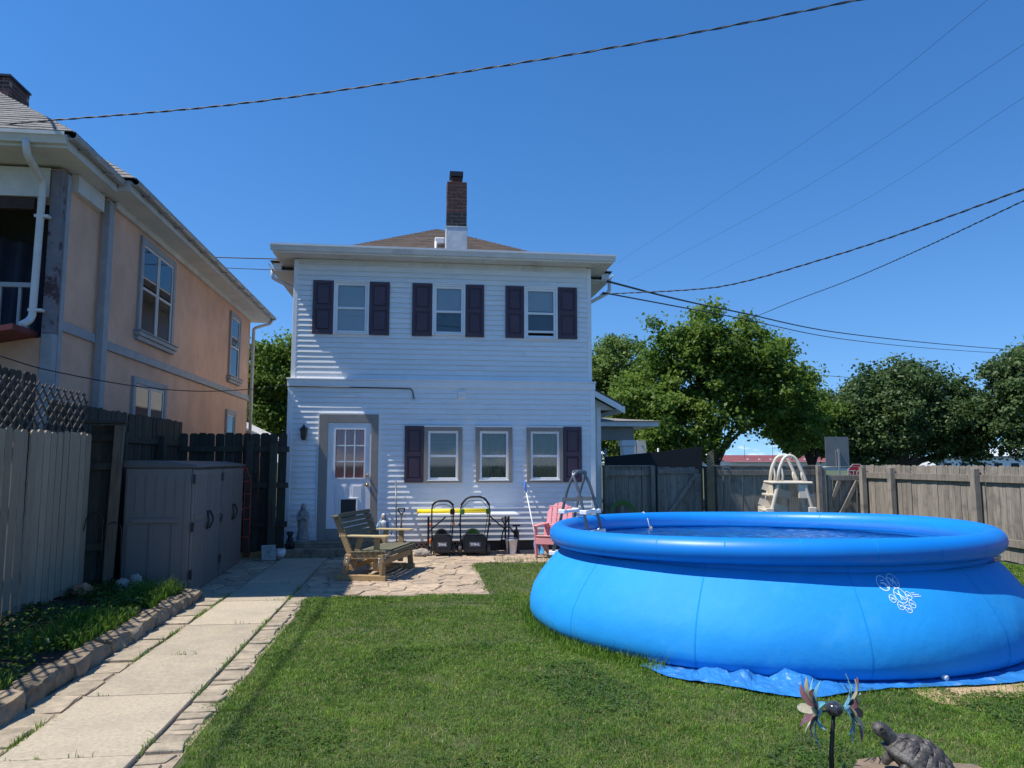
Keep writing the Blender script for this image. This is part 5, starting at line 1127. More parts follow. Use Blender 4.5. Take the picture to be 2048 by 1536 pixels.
# local +X = head; body grown as one skin
def skin(name, verts, edges, radii, matr, parent, sub=2, root=0):
    me = bpy.data.meshes.new(name); bm = bmesh.new(); lay = bm.verts.layers.skin.verify()
    bv = [bm.verts.new(v) for v in verts]
    for i, r_ in enumerate(radii): bv[i][lay].radius = r_ if isinstance(r_, tuple) else (r_, r_); bv[i][lay].use_root = (i == root)
    for e in edges: bm.edges.new((bv[e[0]], bv[e[1]]))
    bm.to_mesh(me); bm.free(); me.materials.append(matr); o = link(name, me, parent)
    md = o.modifiers.new('skin', 'SKIN'); md.use_smooth_shade = True; md.branch_smoothing = .6
    s = o.modifiers.new('sub', 'SUBSURF'); s.levels = sub; s.render_levels = sub; return o
tv = [(0,0,.105),(.09,0,.160),(.140,0,.215),(.165,0,.262),(.195,0,.298),(.232,0,.298),(.262,0,.282),   # trunk, neck, head, muzzle
      (-.12,0,.055),(-.19,0,.020),                                                              # tail
      (.09,.10,.115),(.135,.150,.065),(.15,.160,.014),(.09,-.10,.115),(.135,-.150,.065),(.15,-.160,.014),
      (-.10,.09,.045),(-.15,.13,.03),(-.16,.14,.012),(-.10,-.09,.045),(-.15,-.13,.03),(-.16,-.14,.012)]
te = [(0,1),(1,2),(2,3),(3,4),(4,5),(5,6),(0,7),(7,8),(1,9),(9,10),(10,11),(1,12),(12,13),(13,14),(7,15),(15,16),(16,17),(7,18),(18,19),(19,20)]
trr = [.10,.080,.056,.050,.056,.056,.034,.08,.014,.045,.036,.030,.045,.036,.030,.040,.032,.026,.040,.032,.026]
skin('body', tv, te, trr, MT['turtle'], tu)
def shell_z(u, v):            # dome over the ellipse u,v in -1..1
    q = max(0, 1-u*u-v*v); return q**.62
SA, SB, SH = .235, .180, .135
m = MB(); n = 40; rings = [0,.12,.25,.4,.55,.7,.82,.92,.98,1.0]; vs_ = []
TP = R(27)
def pitch_(x, y, z): return (x*math.cos(TP)-z*math.sin(TP)-.02, y, .098+x*math.sin(TP)+z*math.cos(TP))
def dome(u, v, off=0.): return pitch_(u*SA, v*SB, (SH+off)*shell_z(u, v)+off)
for r in rings:
    for i in range(n): vs_.append(dome(r*math.cos(2*math.pi*i/n), r*math.sin(2*math.pi*i/n)))
for i in range(n): a = 2*math.pi*i/n; f = 1.07+.03*math.cos(i*math.pi*.5); vs_.append(pitch_(SA*f*math.cos(a), SB*f*math.sin(a), -.012))
for i in range(n): a = 2*math.pi*i/n; vs_.append(pitch_(SA*.93*math.cos(a), SB*.93*math.sin(a), -.032))
k = len(rings)+2
m.add(vs_, [(i*n+j, i*n+(j+1) % n, (i+1)*n+(j+1) % n, (i+1)*n+j) for i in range(k-1) for j in range(n)], True); shl = m.build('shell', MT['turtle'], tu)
bmx = bmesh.new(); bmx.from_mesh(shl.data); bmesh.ops.recalc_face_normals(bmx, faces=bmx.faces); bmx.to_mesh(shl.data); bmx.free()
def scute(poly):
    cu = sum(p[0] for p in poly)/len(poly); cv = sum(p[1] for p in poly)/len(poly); N = len(poly); vs2 = []; sub = 3
    ring = []
    for i in range(N):
        p, q = poly[i], poly[(i+1) % N]
        for s in range(sub): ring.append((p[0]+(q[0]-p[0])*s/sub, p[1]+(q[1]-p[1])*s/sub))
    K = len(ring)
    for sc_, off in ((.97,-.004),(.93,.006),(.80,.0085),(.60,.0080),(.56,.0105),(.3,.012)):
        for u, v in ring: vs2.append(dome(cu+(u-cu)*sc_, cv+(v-cv)*sc_, off))
    vs2.append(dome(cu, cv, .013))
    m = MB(); m.add(vs2, [(a*K+j, a*K+(j+1) % K, (a+1)*K+(j+1) % K, (a+1)*K+j) for a in range(5) for j in range(K)]+[(5*K+j, 5*K+(j+1) % K, 6*K) for j in range(K)], True); m.build('scute', MT['turtle'], shl)
for i in range(18):           # marginal row
    a0, a1 = 2*math.pi*i/18, 2*math.pi*(i+1)/18
    scute([(.74*math.cos(a0), .74*math.sin(a0)), (.985*math.cos(a0), .985*math.sin(a0)), (.985*math.cos(a1), .985*math.sin(a1)), (.74*math.cos(a1), .74*math.sin(a1))])
for i in range(5):            # vertebral row
    u0 = -.86+i*.345; u1 = u0+.345; scute([(u0,-.17),(u0+.07,-.27),(u1-.07,-.27),(u1,-.17),(u1,.17),(u1-.07,.27),(u0+.07,.27),(u0,.17)] if 0 < i < 4 else [(u0+.05,-.15),(u1,-.2),(u1,.2),(u0+.05,.15)])
for s in (-1, 1):
    for i in range(4):
        u0 = -.72+i*.36; u1 = u0+.36; w = [.60,.66,.66,.60]
        q = [(u0,.30*s),(u1,.30*s),(u1*.96,w[i]*s),(u0*.96,w[i]*s)]; scute(q if s > 0 else q[::-1])
m = MB()
for s in (-1, 1):
    c = Vector((.222,s*.050,.312)); m.tube([c+Vector((.016*math.cos(t), s*.006, .014*math.sin(t))) for t in [R(20*i) for i in range(19)]], .0035, 6); m.ball(tuple(c), (.010,.008,.009), 8, 6)
m.build('eyes', MT['turtle'], tu)

sp = thing('garden_spinner', 'metal wind spinner with two flowers of blue, plum and bronze petals in the lawn', 'wind spinner', (2.21, 3.92, -.035)); sp.scale = (1.0, 1.0, .92)
MB().tube([(0,0,-.02),(.008,0,.22),(.030,.014,.36),(.043,.02,.44)], [.013,.013,.011,.010], 10).build('stake', MT['black'], sp)
MB().ball((.045,.02,.455), (.046,.046,.044), 16, 12).build('centre_ball', mat('mottled_glass_ball', (.035,.04,.05), .12, .3, 30, weather=((.25,.27,.28), 34, .56, .7)), sp)
MB().tube([(-.06,-.03,.46),(.045,.02,.455),(.14,.05,.455)], .006, 8).build('axle', MT['black'], sp)
def petal(parent, c, ax, ang, L_, w, matr, cone=.35, twist=.5):
    """leaf of sheet metal leaving the hub c; ax = hub axis"""
    ax = Vector(ax).normalized(); u = ax.cross(Vector((0,0,1))).normalized(); v = ax.cross(u).normalized()
    rd = u*math.cos(ang)+v*math.sin(ang); sd_ = ax.cross(rd); d = (rd+ax*cone).normalized(); n = 10; vs2 = []
    for i in range(n+1):
        t = i/n; hw = w*(math.sin(math.pi*t**.85)**.8)*.5+.0015; tw = twist*(t-.2); side = (sd_*math.cos(tw)+ax*math.sin(tw))
        p = c+d*(L_*t)+ax*(.16*L_*math.sin(math.pi*t))
        for s in (-1, 0, 1): vs2.append(p+side*hw*s+(ax*-.10*w if s == 0 else Vector()))
    m = MB(); top = vs2; bot = [p-ax*.0015 for p in vs2]; N = len(vs2)
    fs = [(i*3+j, i*3+j+1, (i+1)*3+j+1, (i+1)*3+j) for i in range(n) for j in range(2)]
    m.add(top+bot, fs+[tuple(N+k for k in f[::-1]) for f in fs], True); m.build('petal', matr, parent)
for c, ax, nm in ((Vector((-.055,-.03,.46)), (-.86,.22,.10), 'left'), (Vector((.115,.045,.455)), (.80,-.55,.06), 'right')):
    hub = MB().ball(tuple(c+Vector(ax)*.02), (.020,.020,.024), 12, 8).build('flower_hub', MT['petalgold'] if nm == 'left' else MT['redtrim'], sp)
    for i in range(8):
        a = 2*math.pi*i/8+.2
        petal(hub, c, ax, a, .195, .050, (MT['petalgold'], MT['petalplum'])[i % 2], .45)
        petal(hub, c, ax, a+.39, .19, .038, MT['petalblue'], .15, .3)

# ------------------------------------------------------------------ far things over the fence
scn = thing('windscreen_fence', 'black mesh windscreen panel beyond the grey gate', 'fence', (6.6, 20.0, 0))
m = MB(); m.prism([(-1.55,0),(1.25,0),(1.25,2.16),(.2,2.02),(-1.55,1.86)], (0,0,0), (1,0,0), (0,0,1), .02); m.build('mesh_panel', MT['mesh'], scn)
for x in (-1.5,0,1.2): MB().tube([(x,.05,0),(x,.05,2.1)], .03, 8).build('post', MT['zinc'], scn)
sb = thing('sign_back', 'grey back of a rectangular road sign over the right gate', 'sign', (13.25, 22.3, 0))
MB().box(-.40,.40,-.008,.008,1.52,2.52).build('plate', MT['signgrey'], sb)
MB().box(.0,.055,-.06,-.01,0,2.12).box(-.06,-.045,-.03,-.01,1.5,2.1).build('post', MT['zinc'], sb)
ss = thing('stop_sign', 'red octagonal stop sign peeking over the right gate', 'sign', (14.95, 24.0, 0))
m = MB(); m.prism([(.36*math.cos(R(22.5+45*i)), .36*math.sin(R(22.5+45*i))) for i in range(8)], (0,0,1.32), (1,0,0), (0,0,1), .01); m.build('plate', MT['whitesign'], ss)
m = MB(); m.prism([(.335*math.cos(R(22.5+45*i)), .335*math.sin(R(22.5+45*i))) for i in range(8)], (0,-.008,1.32), (1,0,0), (0,0,1), .004); m.build('red_face', MT['signred'], ss)
MB().tube([(0,.03,0),(0,.03,1.5)], .03, 8).build('post', MT['zinc'], ss)
fc = bpy.data.curves.new('stop_text', 'FONT'); fc.body = 'STOP'; fc.size = .30; fc.align_x = 'CENTER'; fc.align_y = 'CENTER'; fc.extrude = .002
to = bpy.data.objects.new('tmp', fc); COL.objects.link(to); dg_ = bpy.context.evaluated_depsgraph_get(); tm = bpy.data.meshes.new_from_object(to.evaluated_get(dg_)); bpy.data.objects.remove(to); tm.materials.clear(); tm.materials.append(MT['whitesign'])
link('lettering', tm, ss, (0,-.014,1.32), (R(90),0,0))
wsn = thing('white_sign_panels', 'pair of small white sign panels beyond the porch column', 'sign', (7.75, 26, 0))
MB().box(-.36,-.02,-.01,.01,1.95,2.5).build('panel', MT['whitesign'], wsn); MB().box(.02,.36,-.01,.01,1.95,2.5).build('panel', MT['whitesign'], wsn); MB().box(-.02,.02,.012,.05,0,2.5).build('post', MT['zinc'], wsn)
fb = thing('red_roof_building', 'distant long low building with red metal roof seen under the maple', 'building', (80, 150, 0))
m = MB(); m.box(-14,14,0,20,-2,1.9); m.build('wall', MT['farwhite'], fb)
m = MB(); m.add([(-16,-1,1.7),(16,-1,1.7),(16,10,3.25),(-16,10,3.25),(16,21,1.7),(-16,21,1.7)], [(0,1,2,3),(3,2,4,5)]); rf_ = m.build('roof', MT['redroof'], fb)
for k in range(10): MB().box(-10+k*2.6,-9.6+k*2.6,2.4,2.8,2.1,2.45).build('roof_vent', MT['farwhite'], rf_)
for x in (-9.5,-3,3.4,6.4): MB().tube([(x,5,2.4),(x,5,6.4)], .06, 5).build('mast', MT['zinc'], rf_)
wb = thing('pale_far_building', 'distant pale flat-roofed building between the dark trees', 'building', (97, 118, 0))
MB().box(-9,9,0,8,-2,2.4).build('wall', MT['farwhite'], wb); MB().box(-9.2,9.2,-.3,8.2,2.4,2.75).build('roof', MT['signgrey'], wb)
for k in range(5): MB().box(-7.5+k*3.2,-6+k*3.2,-.06,-.01,.3,1.5).build('window', MT['room'], wb)

# ------------------------------------------------------------------ trees
def tree(name, label, base, trunk_h, r0, blobs, nleaf, leaf, matr, seed, group='background trees', spread=1.0, nlimb=9):
    """blobs: (x,y,z,rx,ry,rz) relative to base; leaves gather in clumps through the blobs' volume"""
    rg = np.random.default_rng(seed); rd = random.Random(seed)
    t = thing(name, label, 'tree', base, 0, group)
    tk = MB(); fork = Vector((rd.uniform(-.2,.2), 0, trunk_h))
    tk.tube([(0,0,-.1),(0,0,.15),fork*.5+Vector((.05,0,0)),fork], [r0*1.5,r0*1.1,r0*.95,r0*.85], 12)
    tips = []
    vols = np.array([b[3]*b[4]*b[5] for b in blobs]); vols = vols/vols.sum()
    for i in range(nlimb):
        b = blobs[i % len(blobs)]; tgt = Vector((b[0]+rd.uniform(-.5,.5)*b[3], b[1]+rd.uniform(-.5,.5)*b[4], b[2]+rd.uniform(-.1,.7)*b[5]))
        mid = fork.lerp(tgt, .5)+Vector((rd.uniform(-.3,.3), rd.uniform(-.3,.3), rd.uniform(-.25,.35)))
        q1 = fork.lerp(mid, .5)+Vector((rd.uniform(-.12,.12), rd.uniform(-.12,.12), .05))
        tk.tube([fork-Vector((0,0,.2)), q1, mid, mid.lerp(tgt, .55)+Vector((0,0,.12)), tgt], [r0*.55,r0*.42,r0*.30,r0*.18,r0*.05], 8)
        for k in range(4):
            p = q1.lerp(tgt, rd.uniform(.25,.9)); e = p+Vector((rd.uniform(-1,1), rd.uniform(-1,1), rd.uniform(-.3,.9)))*.9
            tk.tube([p, p.lerp(e, .5)+Vector((0,0,.08)), e], [r0*.16,r0*.11,r0*.03], 6)
    tk.build('trunk', MT['bark'], t)
    # clumps
    ncl = max(20, nleaf//150); cent = []; size = []
    while len(cent) < ncl:
        b = blobs[rg.choice(len(blobs), p=vols)]
        d = rg.normal(size=3); d /= np.linalg.norm(d); rr = rg.random()**.42*(1.0 if rg.random() < .82 else rg.uniform(1.05,1.28))
        cent.append((b[0]+d[0]*b[3]*rr, b[1]+d[1]*b[4]*rr, b[2]+d[2]*b[5]*rr)); size.append(rg.uniform(.22,.55)*spread)
    cent = np.array(cent); size = np.array(size)
    idx = rg.integers(0, ncl, nleaf); off = rg.normal(size=(nleaf,3))*np.array([1,1,.62])*size[idx][:,None]*.55
    P = cent[idx]+off
    nrm = off/np.maximum(1e-6, np.linalg.norm(off,axis=1))[:,None]*.6+rg.normal(size=(nleaf,3))*.6+np.array([0,0,.5]); nrm /= np.linalg.norm(nrm,axis=1)[:,None]
    ax = np.cross(nrm, rg.normal(size=(nleaf,3))); ax /= np.linalg.norm(ax,axis=1)[:,None]; bx = np.cross(nrm, ax)
    s = leaf*rg.uniform(.6,1.3,nleaf)[:,None]
    quad = np.stack([P-ax*s*.5, P+bx*s*.34+nrm*s*.06, P+ax*s*.5-nrm*s*.08, P-bx*s*.34+nrm*s*.06], 1).reshape(-1,3)
    me = bpy.data.meshes.new('crown'); me.vertices.add(nleaf*4); me.loops.add(nleaf*4); me.polygons.add(nleaf)
    me.vertices.foreach_set('co', quad.astype(np.float32).ravel()); me.loops.foreach_set('vertex_index', np.arange(nleaf*4, dtype=np.int32))
    me.polygons.foreach_set('loop_start', np.arange(0, nleaf*4, 4, dtype=np.int32)); me.update(calc_edges=True); me.materials.append(matr)
    link('crown', me, t); return t
tree('maple_tree', 'large bright green maple with a forked trunk beyond the back fence', (11.6, 28.0, 0), 1.7, .24,
     [(-1.9,0,3.0,1.9,2.0,1.6),(-3.2,0,2.6,1.3,1.6,1.3),(.3,0,5.0,2.4,2.2,2.2),(1.9,0,5.1,1.7,2.0,1.6),(-.2,0,6.7,1.7,1.6,1.25),(-3.0,.3,4.2,1.4,1.6,1.7),(2.9,0,3.6,1.2,1.5,1.2),(1.4,.3,6.3,1.5,1.4,1.1),(-1.7,0,6.1,1.3,1.3,1.1),(3.4,0,2.7,1.1,1.3,.8)], 66000, .165, MT['maple'], 3, spread=1.1)
tree('pale_tree', 'loose pale green tree rising behind the white house corner', (8.2, 32.0, 0), 2.2, .20,
     [(0,0,4.4,1.6,1.6,1.9),(.8,0,6.0,1.5,1.4,1.5),(-1.2,0,5.8,1.4,1.3,1.5),(2.0,0,4.3,1.6,1.5,1.8),(-.6,0,2.9,1.3,1.2,1.0),(1.2,0,2.4,1.8,1.3,1.0)], 36000, .155, MT['paleleaf'], 5, spread=1.15)
tree('low_maple_tree', 'smaller mixed green tree between the maple and the dark tree', (17.0, 31.0, 0), 1.6, .18,
     [(0,0,3.4,1.6,1.6,1.3),(-.4,0,4.6,1.2,1.3,1.0),(1.0,0,2.9,1.2,1.3,.9)], 26000, .155, MT['maple'], 15)
tree('dark_tree', 'wide dark green tree beyond the right gate', (21.6, 31.0, 0), 1.5, .30,
     [(-1.6,0,4.0,2.0,2.0,1.7),(1.4,0,4.2,2.0,2.0,1.6),(0,0,5.2,1.8,1.8,1.15),(-3.0,0,3.0,1.3,1.6,1.1),(3.2,0,3.3,1.3,1.6,1.3),(0,0,3.0,2.6,1.8,1.0),(-2.2,0,2.3,1.6,1.5,.8),(2.4,0,2.4,1.8,1.5,.8)], 66000, .17, MT['darkleaf'], 8, spread=1.15)
tree('dark_tree', 'tall dark green tree at the right edge above the side fence', (26.8, 28.5, 0), 1.6, .30,
     [(-1.8,0,4.0,1.6,2.0,1.7),(.4,0,5.4,2.0,2.0,1.6),(-1.4,0,5.5,1.1,1.3,1.2),(1.8,0,4.2,1.8,1.8,1.8),(-.3,0,2.7,2.2,1.8,.9)], 54000, .17, MT['darkleaf'], 9, spread=1.15)
tree('left_tree', 'leafy green tree in the gap between the two houses', (-5.7, 29.5, 0), 2.0, .2,
     [(-.2,0,5.0,1.3,1.3,1.3),(.9,0,4.0,1.3,1.3,1.3),(-.6,0,3.2,1.3,1.3,1.2),(.9,0,5.7,.9,1,.8)], 36000, .15, MT['maple'], 12)

# ------------------------------------------------------------------ overhead lines
def spline(pts, n=14):
    P = [Vector(p) for p in pts]; P = [P[0]*2-P[1]]+P+[P[-1]*2-P[-2]]; out = []
    for i in range(1, len(P)-2):
        for k in range(n):
            t = k/n; a, b, c, d = P[i-1:i+3]; out.append(.5*((2*b)+(c-a)*t+(2*a-5*b+4*c-d)*t*t+(3*b-a-3*c+d)*t**3))
    return out+[P[-2]]
def cable(label, pts, r, twist=None, bright=False, n=14):
    c = spline(pts, n)
    if not twist:
        return setp(MB().tube(c, r, 6).build('overhead_cable', MT['wire']), label, 'cable', 'overhead cables')
    t = thing('overhead_cable', label, 'cable', tuple(c[0]), 0, 'overhead cables')
    L_ = [0]
    for a, b in zip(c[:-1], c[1:]): L_.append(L_[-1]+(b-a).length)
    fine = []; step = twist/8; s = 0; i = 0
    while s < L_[-1]:
        while L_[i+1] < s: i += 1
        fine.append((c[i].lerp(c[i+1], (s-L_[i])/(L_[i+1]-L_[i])), s)); s += step
    for q, mt_, rr in ((0, MT['wire'], r*.62), (math.pi*.9, MT['wirebright'] if bright else MT['wire'], r*.42)):
        pts2 = []
        for k, (p, s) in enumerate(fine):
            d = (fine[min(k+1, len(fine)-1)][0]-fine[max(k-1, 0)][0]).normalized(); u = d.cross(Vector((0,0,1))).normalized(); v = u.cross(d)
            a = 2*math.pi*s/twist+q; pts2.append(p+(u*math.cos(a)+v*math.sin(a))*r*.55)
        MB().tube(pts2, rr, 6).build('strand', mt_, t, world=True)
    return t
cable('thick twisted overhead cable crossing the sky above both houses', [(-6.42,10.08,5.95),(-5.23,9.53,5.89),(-2.41,8.58,5.83),(.01,7.57,5.8),(2.17,6.59,5.79),(3.85,5.77,5.82),(4.64,5.37,5.84),(9,3.4,6.1)], .0115, .42, True)
cable('twisted service cable from the white house corner to the upper right', [(3.59,14.39,5.1),(4.82,12.65,4.82),(5.33,11.68,4.73),(5.98,10.28,4.76),(6.4,9.01,4.78),(6.77,7.34,4.8),(7.01,6.09,4.83),(7.6,2,5.0)], .013, .36)
cable('twisted cable rising out of the maple crown to the right edge', [(11.46,24.39,6.71),(10.38,19.51,6.22),(9.76,15.57,5.88),(8.76,11.69,5.47),(8.06,8.76,5.23),(7.79,6.77,5.15),(7.4,2,5.3)], .011, .36)
cable('upper of two cables sagging right from the white house over the trees', [(3.78,14.54,5.41),(6.46,18.01,5.89),(10.25,22.53,6.54),(19.55,31.4,7.56),(36.95,43.27,9.04),(58.67,52.61,10.14)], .022)
cable('lower of two cables sagging right from the white house over the trees', [(3.69,14.58,5.18),(6.46,18.03,5.7),(10.26,22.55,6.35),(19.56,31.43,7.29),(35.67,43.45,8.84),(58.67,52.64,9.86)], .016)
cable('faint thin line highest in the right-hand sky', [(10.48,38.09,12.44),(12.11,21.73,11.94),(10.55,11.95,10.41),(9,5,9.4)], .0036)
cable('faint thin line in the middle of the right-hand sky', [(11.03,38.13,11.42),(13.14,23.7,11.22),(12.05,12.81,10.14),(11,6,9.3)], .0036)
cable('faint thin line lowest in the right-hand sky', [(14.92,37.64,11.5),(16.04,25.36,11.29),(13.67,14.64,10.05),(12,8,9.3)], .0036)
cable('upper dark line in the gap between the two houses', [(-12,31,10.1),(-5.72,30.24,9.9),(6,29.6,9.9)], .022)
cable('lower dark line in the gap between the two houses', [(-12,31,9.75),(-5.71,30.29,9.46),(6,29.6,9.4)], .016)
cable('grey cable drooping from the left fence to the white house corner', [(-4.7,8.16,2.91),(-4.52,8.55,2.86),(-4.37,9.35,2.8),(-3.94,10.82,2.77),(-3.52,12.37,2.85),(-3.06,13.82,3.03),(-2.56,14.56,3.19)], .008)
cable('high cable above the left fence whose thin shadow lies along the lawn', [(-16,17,10.2),(-10,13.4,9.3),(-7.1,11.3,8.6),(-5.95,9.4,8.2),(-5.8,7,8.05),(-5.8,4,8.0),(-5.8,-3,8.1)], .020)
cable('thin line crossing in front of the dark tree crown', [(14,38.6,6.9),(21.96,37.31,6.34),(27.06,36.73,5.85),(32.38,36.11,5.45),(45,34,5)], .014)

# ------------------------------------------------------------------ grass
def blades(name, P, h, w, matr, lean=.45, label=None, seed=1, z=0.0, parent=None):
    rg = np.random.default_rng(seed); n = len(P)
    a = rg.uniform(0, 2*np.pi, n); ln = np.abs(rg.normal(0, lean, n)); d = np.stack([np.cos(a), np.sin(a)], 1)
    a2 = a+rg.uniform(.6, 2.5, n); sd = np.stack([np.cos(a2), np.sin(a2)], 1)*w[:,None]*.5
    B = np.concatenate([P[:,:2], P[:,2:3]+z], 1); Z = np.zeros((n,1))
    v0 = B-np.concatenate([sd, Z], 1); v1 = B+np.concatenate([sd, Z], 1)
    mid = B+np.concatenate([d*(h*ln*.35)[:,None], (h*.6)[:,None]], 1); v2 = mid+np.concatenate([sd*.8, Z], 1); v3 = mid-np.concatenate([sd*.8, Z], 1)
    tip = B+np.concatenate([d*(h*ln)[:,None], (h*(1-.25*np.minimum(1, ln)))[:,None]], 1)
    V_ = np.stack([v0, v1, v2, v3, tip], 1).reshape(-1,3).astype(np.float32)
    base = np.arange(n, dtype=np.int32)*5
    q = np.stack([base, base+1, base+2, base+3, base+3, base+2, base+4], 1).ravel()
    me = bpy.data.meshes.new(name); me.vertices.add(n*5); me.loops.add(n*7); me.polygons.add(n*2)
    me.vertices.foreach_set('co', V_.ravel()); me.loops.foreach_set('vertex_index', q)
    ls = np.stack([np.arange(n)*7, np.arange(n)*7+4], 1).ravel().astype(np.int32); me.polygons.foreach_set('loop_start', ls)
    me.update(calc_edges=True); me.materials.append(matr); o = link(name, me, parent); return o
def scatter(n, x0, x1, y0, y1, rg): return np.stack([rg.uniform(x0, x1, n), rg.uniform(y0, y1, n)], 1)
rg = np.random.default_rng(21)
def lawn_ok(p):
    x, y = p[:,0], p[:,1]
    edge = -1.40+.05*np.sin(y*3.1)+.035*np.sin(y*9.7+1)
    ok = x > edge
    px = .90+.06*np.sin(y*4)+.05*np.sin(y*11)
    ok &= ~((y > 9.84+.05*np.sin(x*5)+.04*np.sin(x*13)) & (y < 12.85) & (x < px))
    ok &= ~((y > 12.82+.06*np.sin(x*6)+.05*np.sin(x*2.3)))
    r = np.hypot(x-PC.x, y-PC.y); ok &= r > 2.52
    return ok
def nz2(p, s, o): return np.array([noise.noise((a*s+o, b*s, o)) for a, b in p])
# visible wedge, denser near the viewer
parts = []
for (n, y0, y1) in ((95000,3.3,5.0), (95000,5.0,7.2), (70000,7.2,9.9), (40000,9.9,13.0)):
    xa = -1.55; xb = min(10, y1*.85+.6)
    p = scatter(n*2, xa, xb, y0, y1, rg); p = p[lawn_ok(p)]; p = p[:n]
    parts.append(p)
p = scatter(90000, 4.6, 9.95, 2.6, 12.9, rg); p = p[lawn_ok(p) & (p[:,0] > p[:,1]*.80)]; parts.append(p)
P = np.concatenate(parts)
nb1 = nz2(P, 1.7, 3.); nb2 = nz2(P, 6., 9.)
# thin or bare spots: by the pool tarp and sand on the right, and a few worn places
rr = np.hypot(P[:,0]-PC.x, P[:,1]-PC.y); ang = np.degrees(np.arctan2(P[:,1]-PC.y, P[:,0]-PC.x))
sandy = (rr < 2.86+.12*nb2) & (ang > -86) & (ang < -20)
tt_ = (ang+137)/100; tw_ = np.array([tarp_out(min(1, max(0, q))) for q in tt_]); tarpy = (rr < 2.36+.20+tw_-.03) & (ang > -137) & (ang < -37)
worn = (nb1 > .42) & (rg.random(len(P)) < .55)
bare = (np.hypot((P[:,0]-.25)/1.6, (P[:,1]-9.25)/.45) < .42+.25*nb2) & (rg.random(len(P)) < .7); keep = ~(sandy & (rg.random(len(P)) < .90)) & ~tarpy & ~worn & ~bare
P = P[keep]; nb1 = nb1[keep]; nb2 = nb2[keep]; rr = rr[keep]; ang = ang[keep]
dist = np.hypot(P[:,0], P[:,1])
h = (.021+.007*nb1+.009*nb2+rg.uniform(-.006,.010,len(P)))*np.where(nb2 > .25, 1.25, 1.0); h = np.maximum(.016, h)
near_pool = (rr < 2.72) & (ang < -100)
h = np.where(near_pool, h*rg.uniform(1.2,2.6,len(P)), h)
near_patio = (P[:,1] > 9.6) & (P[:,0] < 1.1); h = np.where(near_patio, h*1.25, h)
w = np.clip(.0014+dist*.00055, .003, .009)
g_ob = blades('lawn_grass', np.concatenate([P, np.zeros((len(P),1))], 1), h, w, MT['grass'], 1.0, seed=4)
setp(g_ob, 'short mown green grass covering the lawn', 'grass', kind='stuff')
sel = rg.random(len(P)) < np.where(nb1 > .2, .16, .05); Q = P[sel]+rg.normal(0, .01, (int(sel.sum()), 2))
D_ = leafmat('dry_blade', (.20, .17, .06), (.36, .30, .13), 2.0, .25, 20)
o = blades('dry_grass', np.concatenate([Q, np.zeros((len(Q),1))], 1), rg.uniform(.012,.030,len(Q)), w[sel]*1.1, D_, 1.6, seed=14); setp(o, 'straw-coloured dry blades mixed through the lawn', 'grass', kind='stuff')
cn = nz2(P[::6], 1.1, 77.); C_ = P[::6][cn > .22]; n = len(C_); a = rg.uniform(0,2*np.pi,n); sz = (np.hypot(C_[:,0], C_[:,1])*.0012+.010)[:,None]*rg.uniform(.7,1.3,n)[:,None]
ax = np.stack([np.cos(a), np.sin(a), rg.uniform(-.3,.3,n)], 1); bx = np.stack([-np.sin(a), np.cos(a), rg.uniform(-.3,.3,n)], 1); c0 = np.concatenate([C_, rg.uniform(.018,.034,(n,1))], 1)
quad = np.stack([c0-ax*sz*.6, c0+bx*sz*.6, c0+ax*sz*.6, c0-bx*sz*.6], 1).reshape(-1,3)
me = bpy.data.meshes.new('clover'); me.vertices.add(n*4); me.loops.add(n*4); me.polygons.add(n); me.vertices.foreach_set('co', quad.astype(np.float32).ravel()); me.loops.foreach_set('vertex_index', np.arange(n*4, dtype=np.int32)); me.polygons.foreach_set('loop_start', np.arange(0, n*4, 4, dtype=np.int32)); me.update(calc_edges=True); me.materials.append(MT['weed'])
setp(link('clover', me), 'patches of small clover leaves in the lawn', 'clover', kind='stuff')
# tall tufts against the pool wall, the patio edge and path joints
tp_ = []
for k in range(1500):
    a = R(rg.uniform(-200,-132)); r = 2.57+abs(rg.normal(0,.05)); tp_.append((PC.x+r*math.cos(a), PC.y+r*math.sin(a), 0))
for k in range(260):
    c = (rg.uniform(1.3,2.8), 12.85+rg.uniform(-.15,.2)); tp_.append((c[0], c[1], 0.01))
for k in range(16):
    a = R(rg.uniform(-95,-45)); r = 2.75+rg.uniform(0,.25)
    for q in range(6): tp_.append((PC.x+r*math.cos(a)+rg.normal(0,.03), PC.y+r*math.sin(a)+rg.normal(0,.03), 0))
tp_ = np.array(tp_); o = blades('pool_edge_grass', tp_, rg.uniform(.04,.13,len(tp_))*np.where(rg.random(len(tp_)) < .06, 1.8, 1), np.full(len(tp_), .0055), MT['grass'], .5, seed=6)
setp(o, 'longer unmown grass against the pool wall and patio edge', 'grass', kind='stuff')
jp = []
for k in range(46):
    x = rg.choice([-2.40,-1.60]); y = rg.uniform(3.8,10.5)
    for q in range(int(rg.integers(8,34))): jp.append((x+rg.normal(0,.012), y+rg.normal(0,.09), .012))
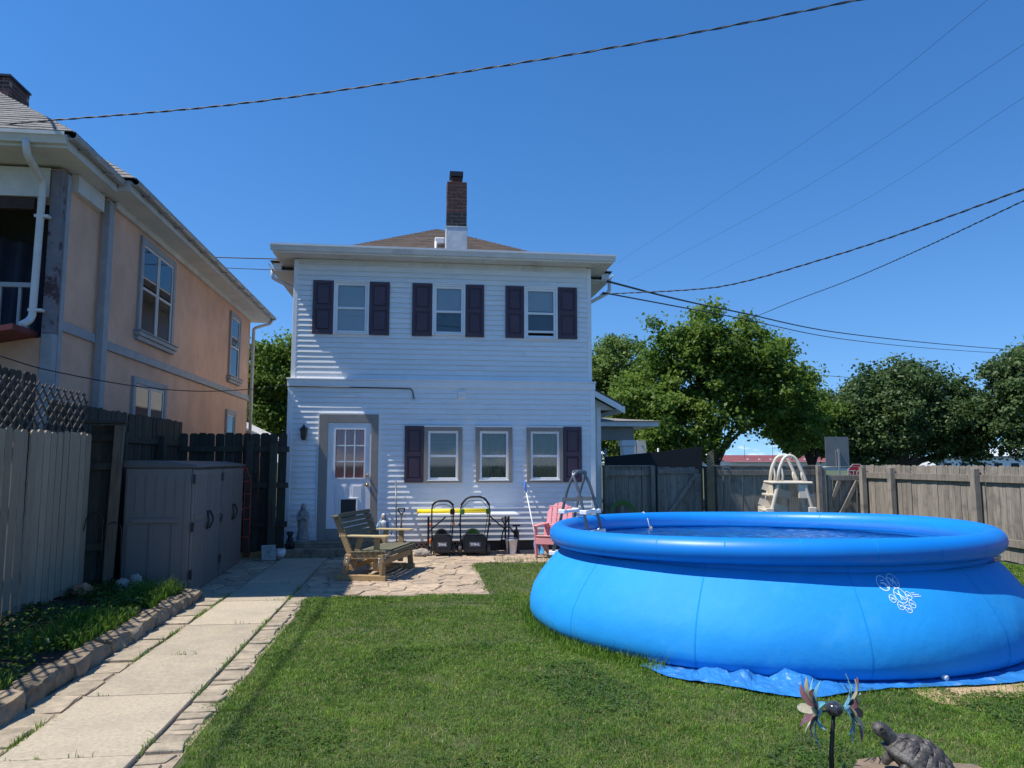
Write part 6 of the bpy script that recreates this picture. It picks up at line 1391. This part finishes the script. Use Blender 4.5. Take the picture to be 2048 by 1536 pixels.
for yj in ys:
    for k in range(int(rg.integers(1,3))):
        xx = rg.uniform(-2.3,-1.65)
        for q in range(10): jp.append((xx+rg.normal(0,.05), yj+rg.normal(0,.006), .02))
jp = np.array(jp); o = blades('path_joint_grass', jp, rg.uniform(.02,.07,len(jp)), np.full(len(jp), .006), MT['grass'], .9, seed=7); setp(o, 'sparse grass growing in the path joints', 'grass', kind='stuff')
# bed: ragged grass on the path side, leafy weeds towards the fence
bp = scatter(9000, -3.35, -2.86, 3.6, 9.9, rg); bn = nz2(bp, 1.5, 31.); keep = (bn > -.22) | (bp[:,1] < 5); bp = bp[keep]; bn = bn[keep]
o = blades('bed_grass', np.concatenate([bp, np.full((len(bp),1), .13)], 1), rg.uniform(.06,.20,len(bp))*(1+bn*.9), np.full(len(bp), .0075), MT['grass'], .7, seed=8); setp(o, 'ragged grass along the stone edge of the bed', 'grass', kind='stuff')
wp = scatter(5200, -4.0, -2.92, 3.6, 9.95, rg); wn_ = nz2(wp, 1.1, 51.); wp = wp[wn_ > -.28]
n = len(wp); wz = .15+rg.uniform(.02,.13,n); a = rg.uniform(0,2*np.pi,n); s = rg.uniform(.03,.075,n)
ax = np.stack([np.cos(a), np.sin(a), rg.uniform(-.5,.5,n)], 1); ax /= np.linalg.norm(ax,axis=1)[:,None]; bx = np.cross(ax, np.array([0,0,1.])+rg.normal(size=(n,3))*.35); bx /= np.linalg.norm(bx,axis=1)[:,None]
C0 = np.concatenate([wp, wz[:,None]], 1); s = s[:,None]
quad = np.stack([C0-ax*s*.5, C0+bx*s*.32+[0,0,.006], C0+ax*s*.5-[0,0,.008], C0-bx*s*.32+[0,0,.006]], 1).reshape(-1,3)
me = bpy.data.meshes.new('bed_weeds'); me.vertices.add(n*4); me.loops.add(n*4); me.polygons.add(n); me.vertices.foreach_set('co', quad.astype(np.float32).ravel()); me.loops.foreach_set('vertex_index', np.arange(n*4, dtype=np.int32)); me.polygons.foreach_set('loop_start', np.arange(0, n*4, 4, dtype=np.int32)); me.update(calc_edges=True); me.materials.append(MT['weed'])
setp(link('bed_weeds', me), 'low leafy weeds filling the garden bed by the pale fence', 'weeds', kind='stuff')
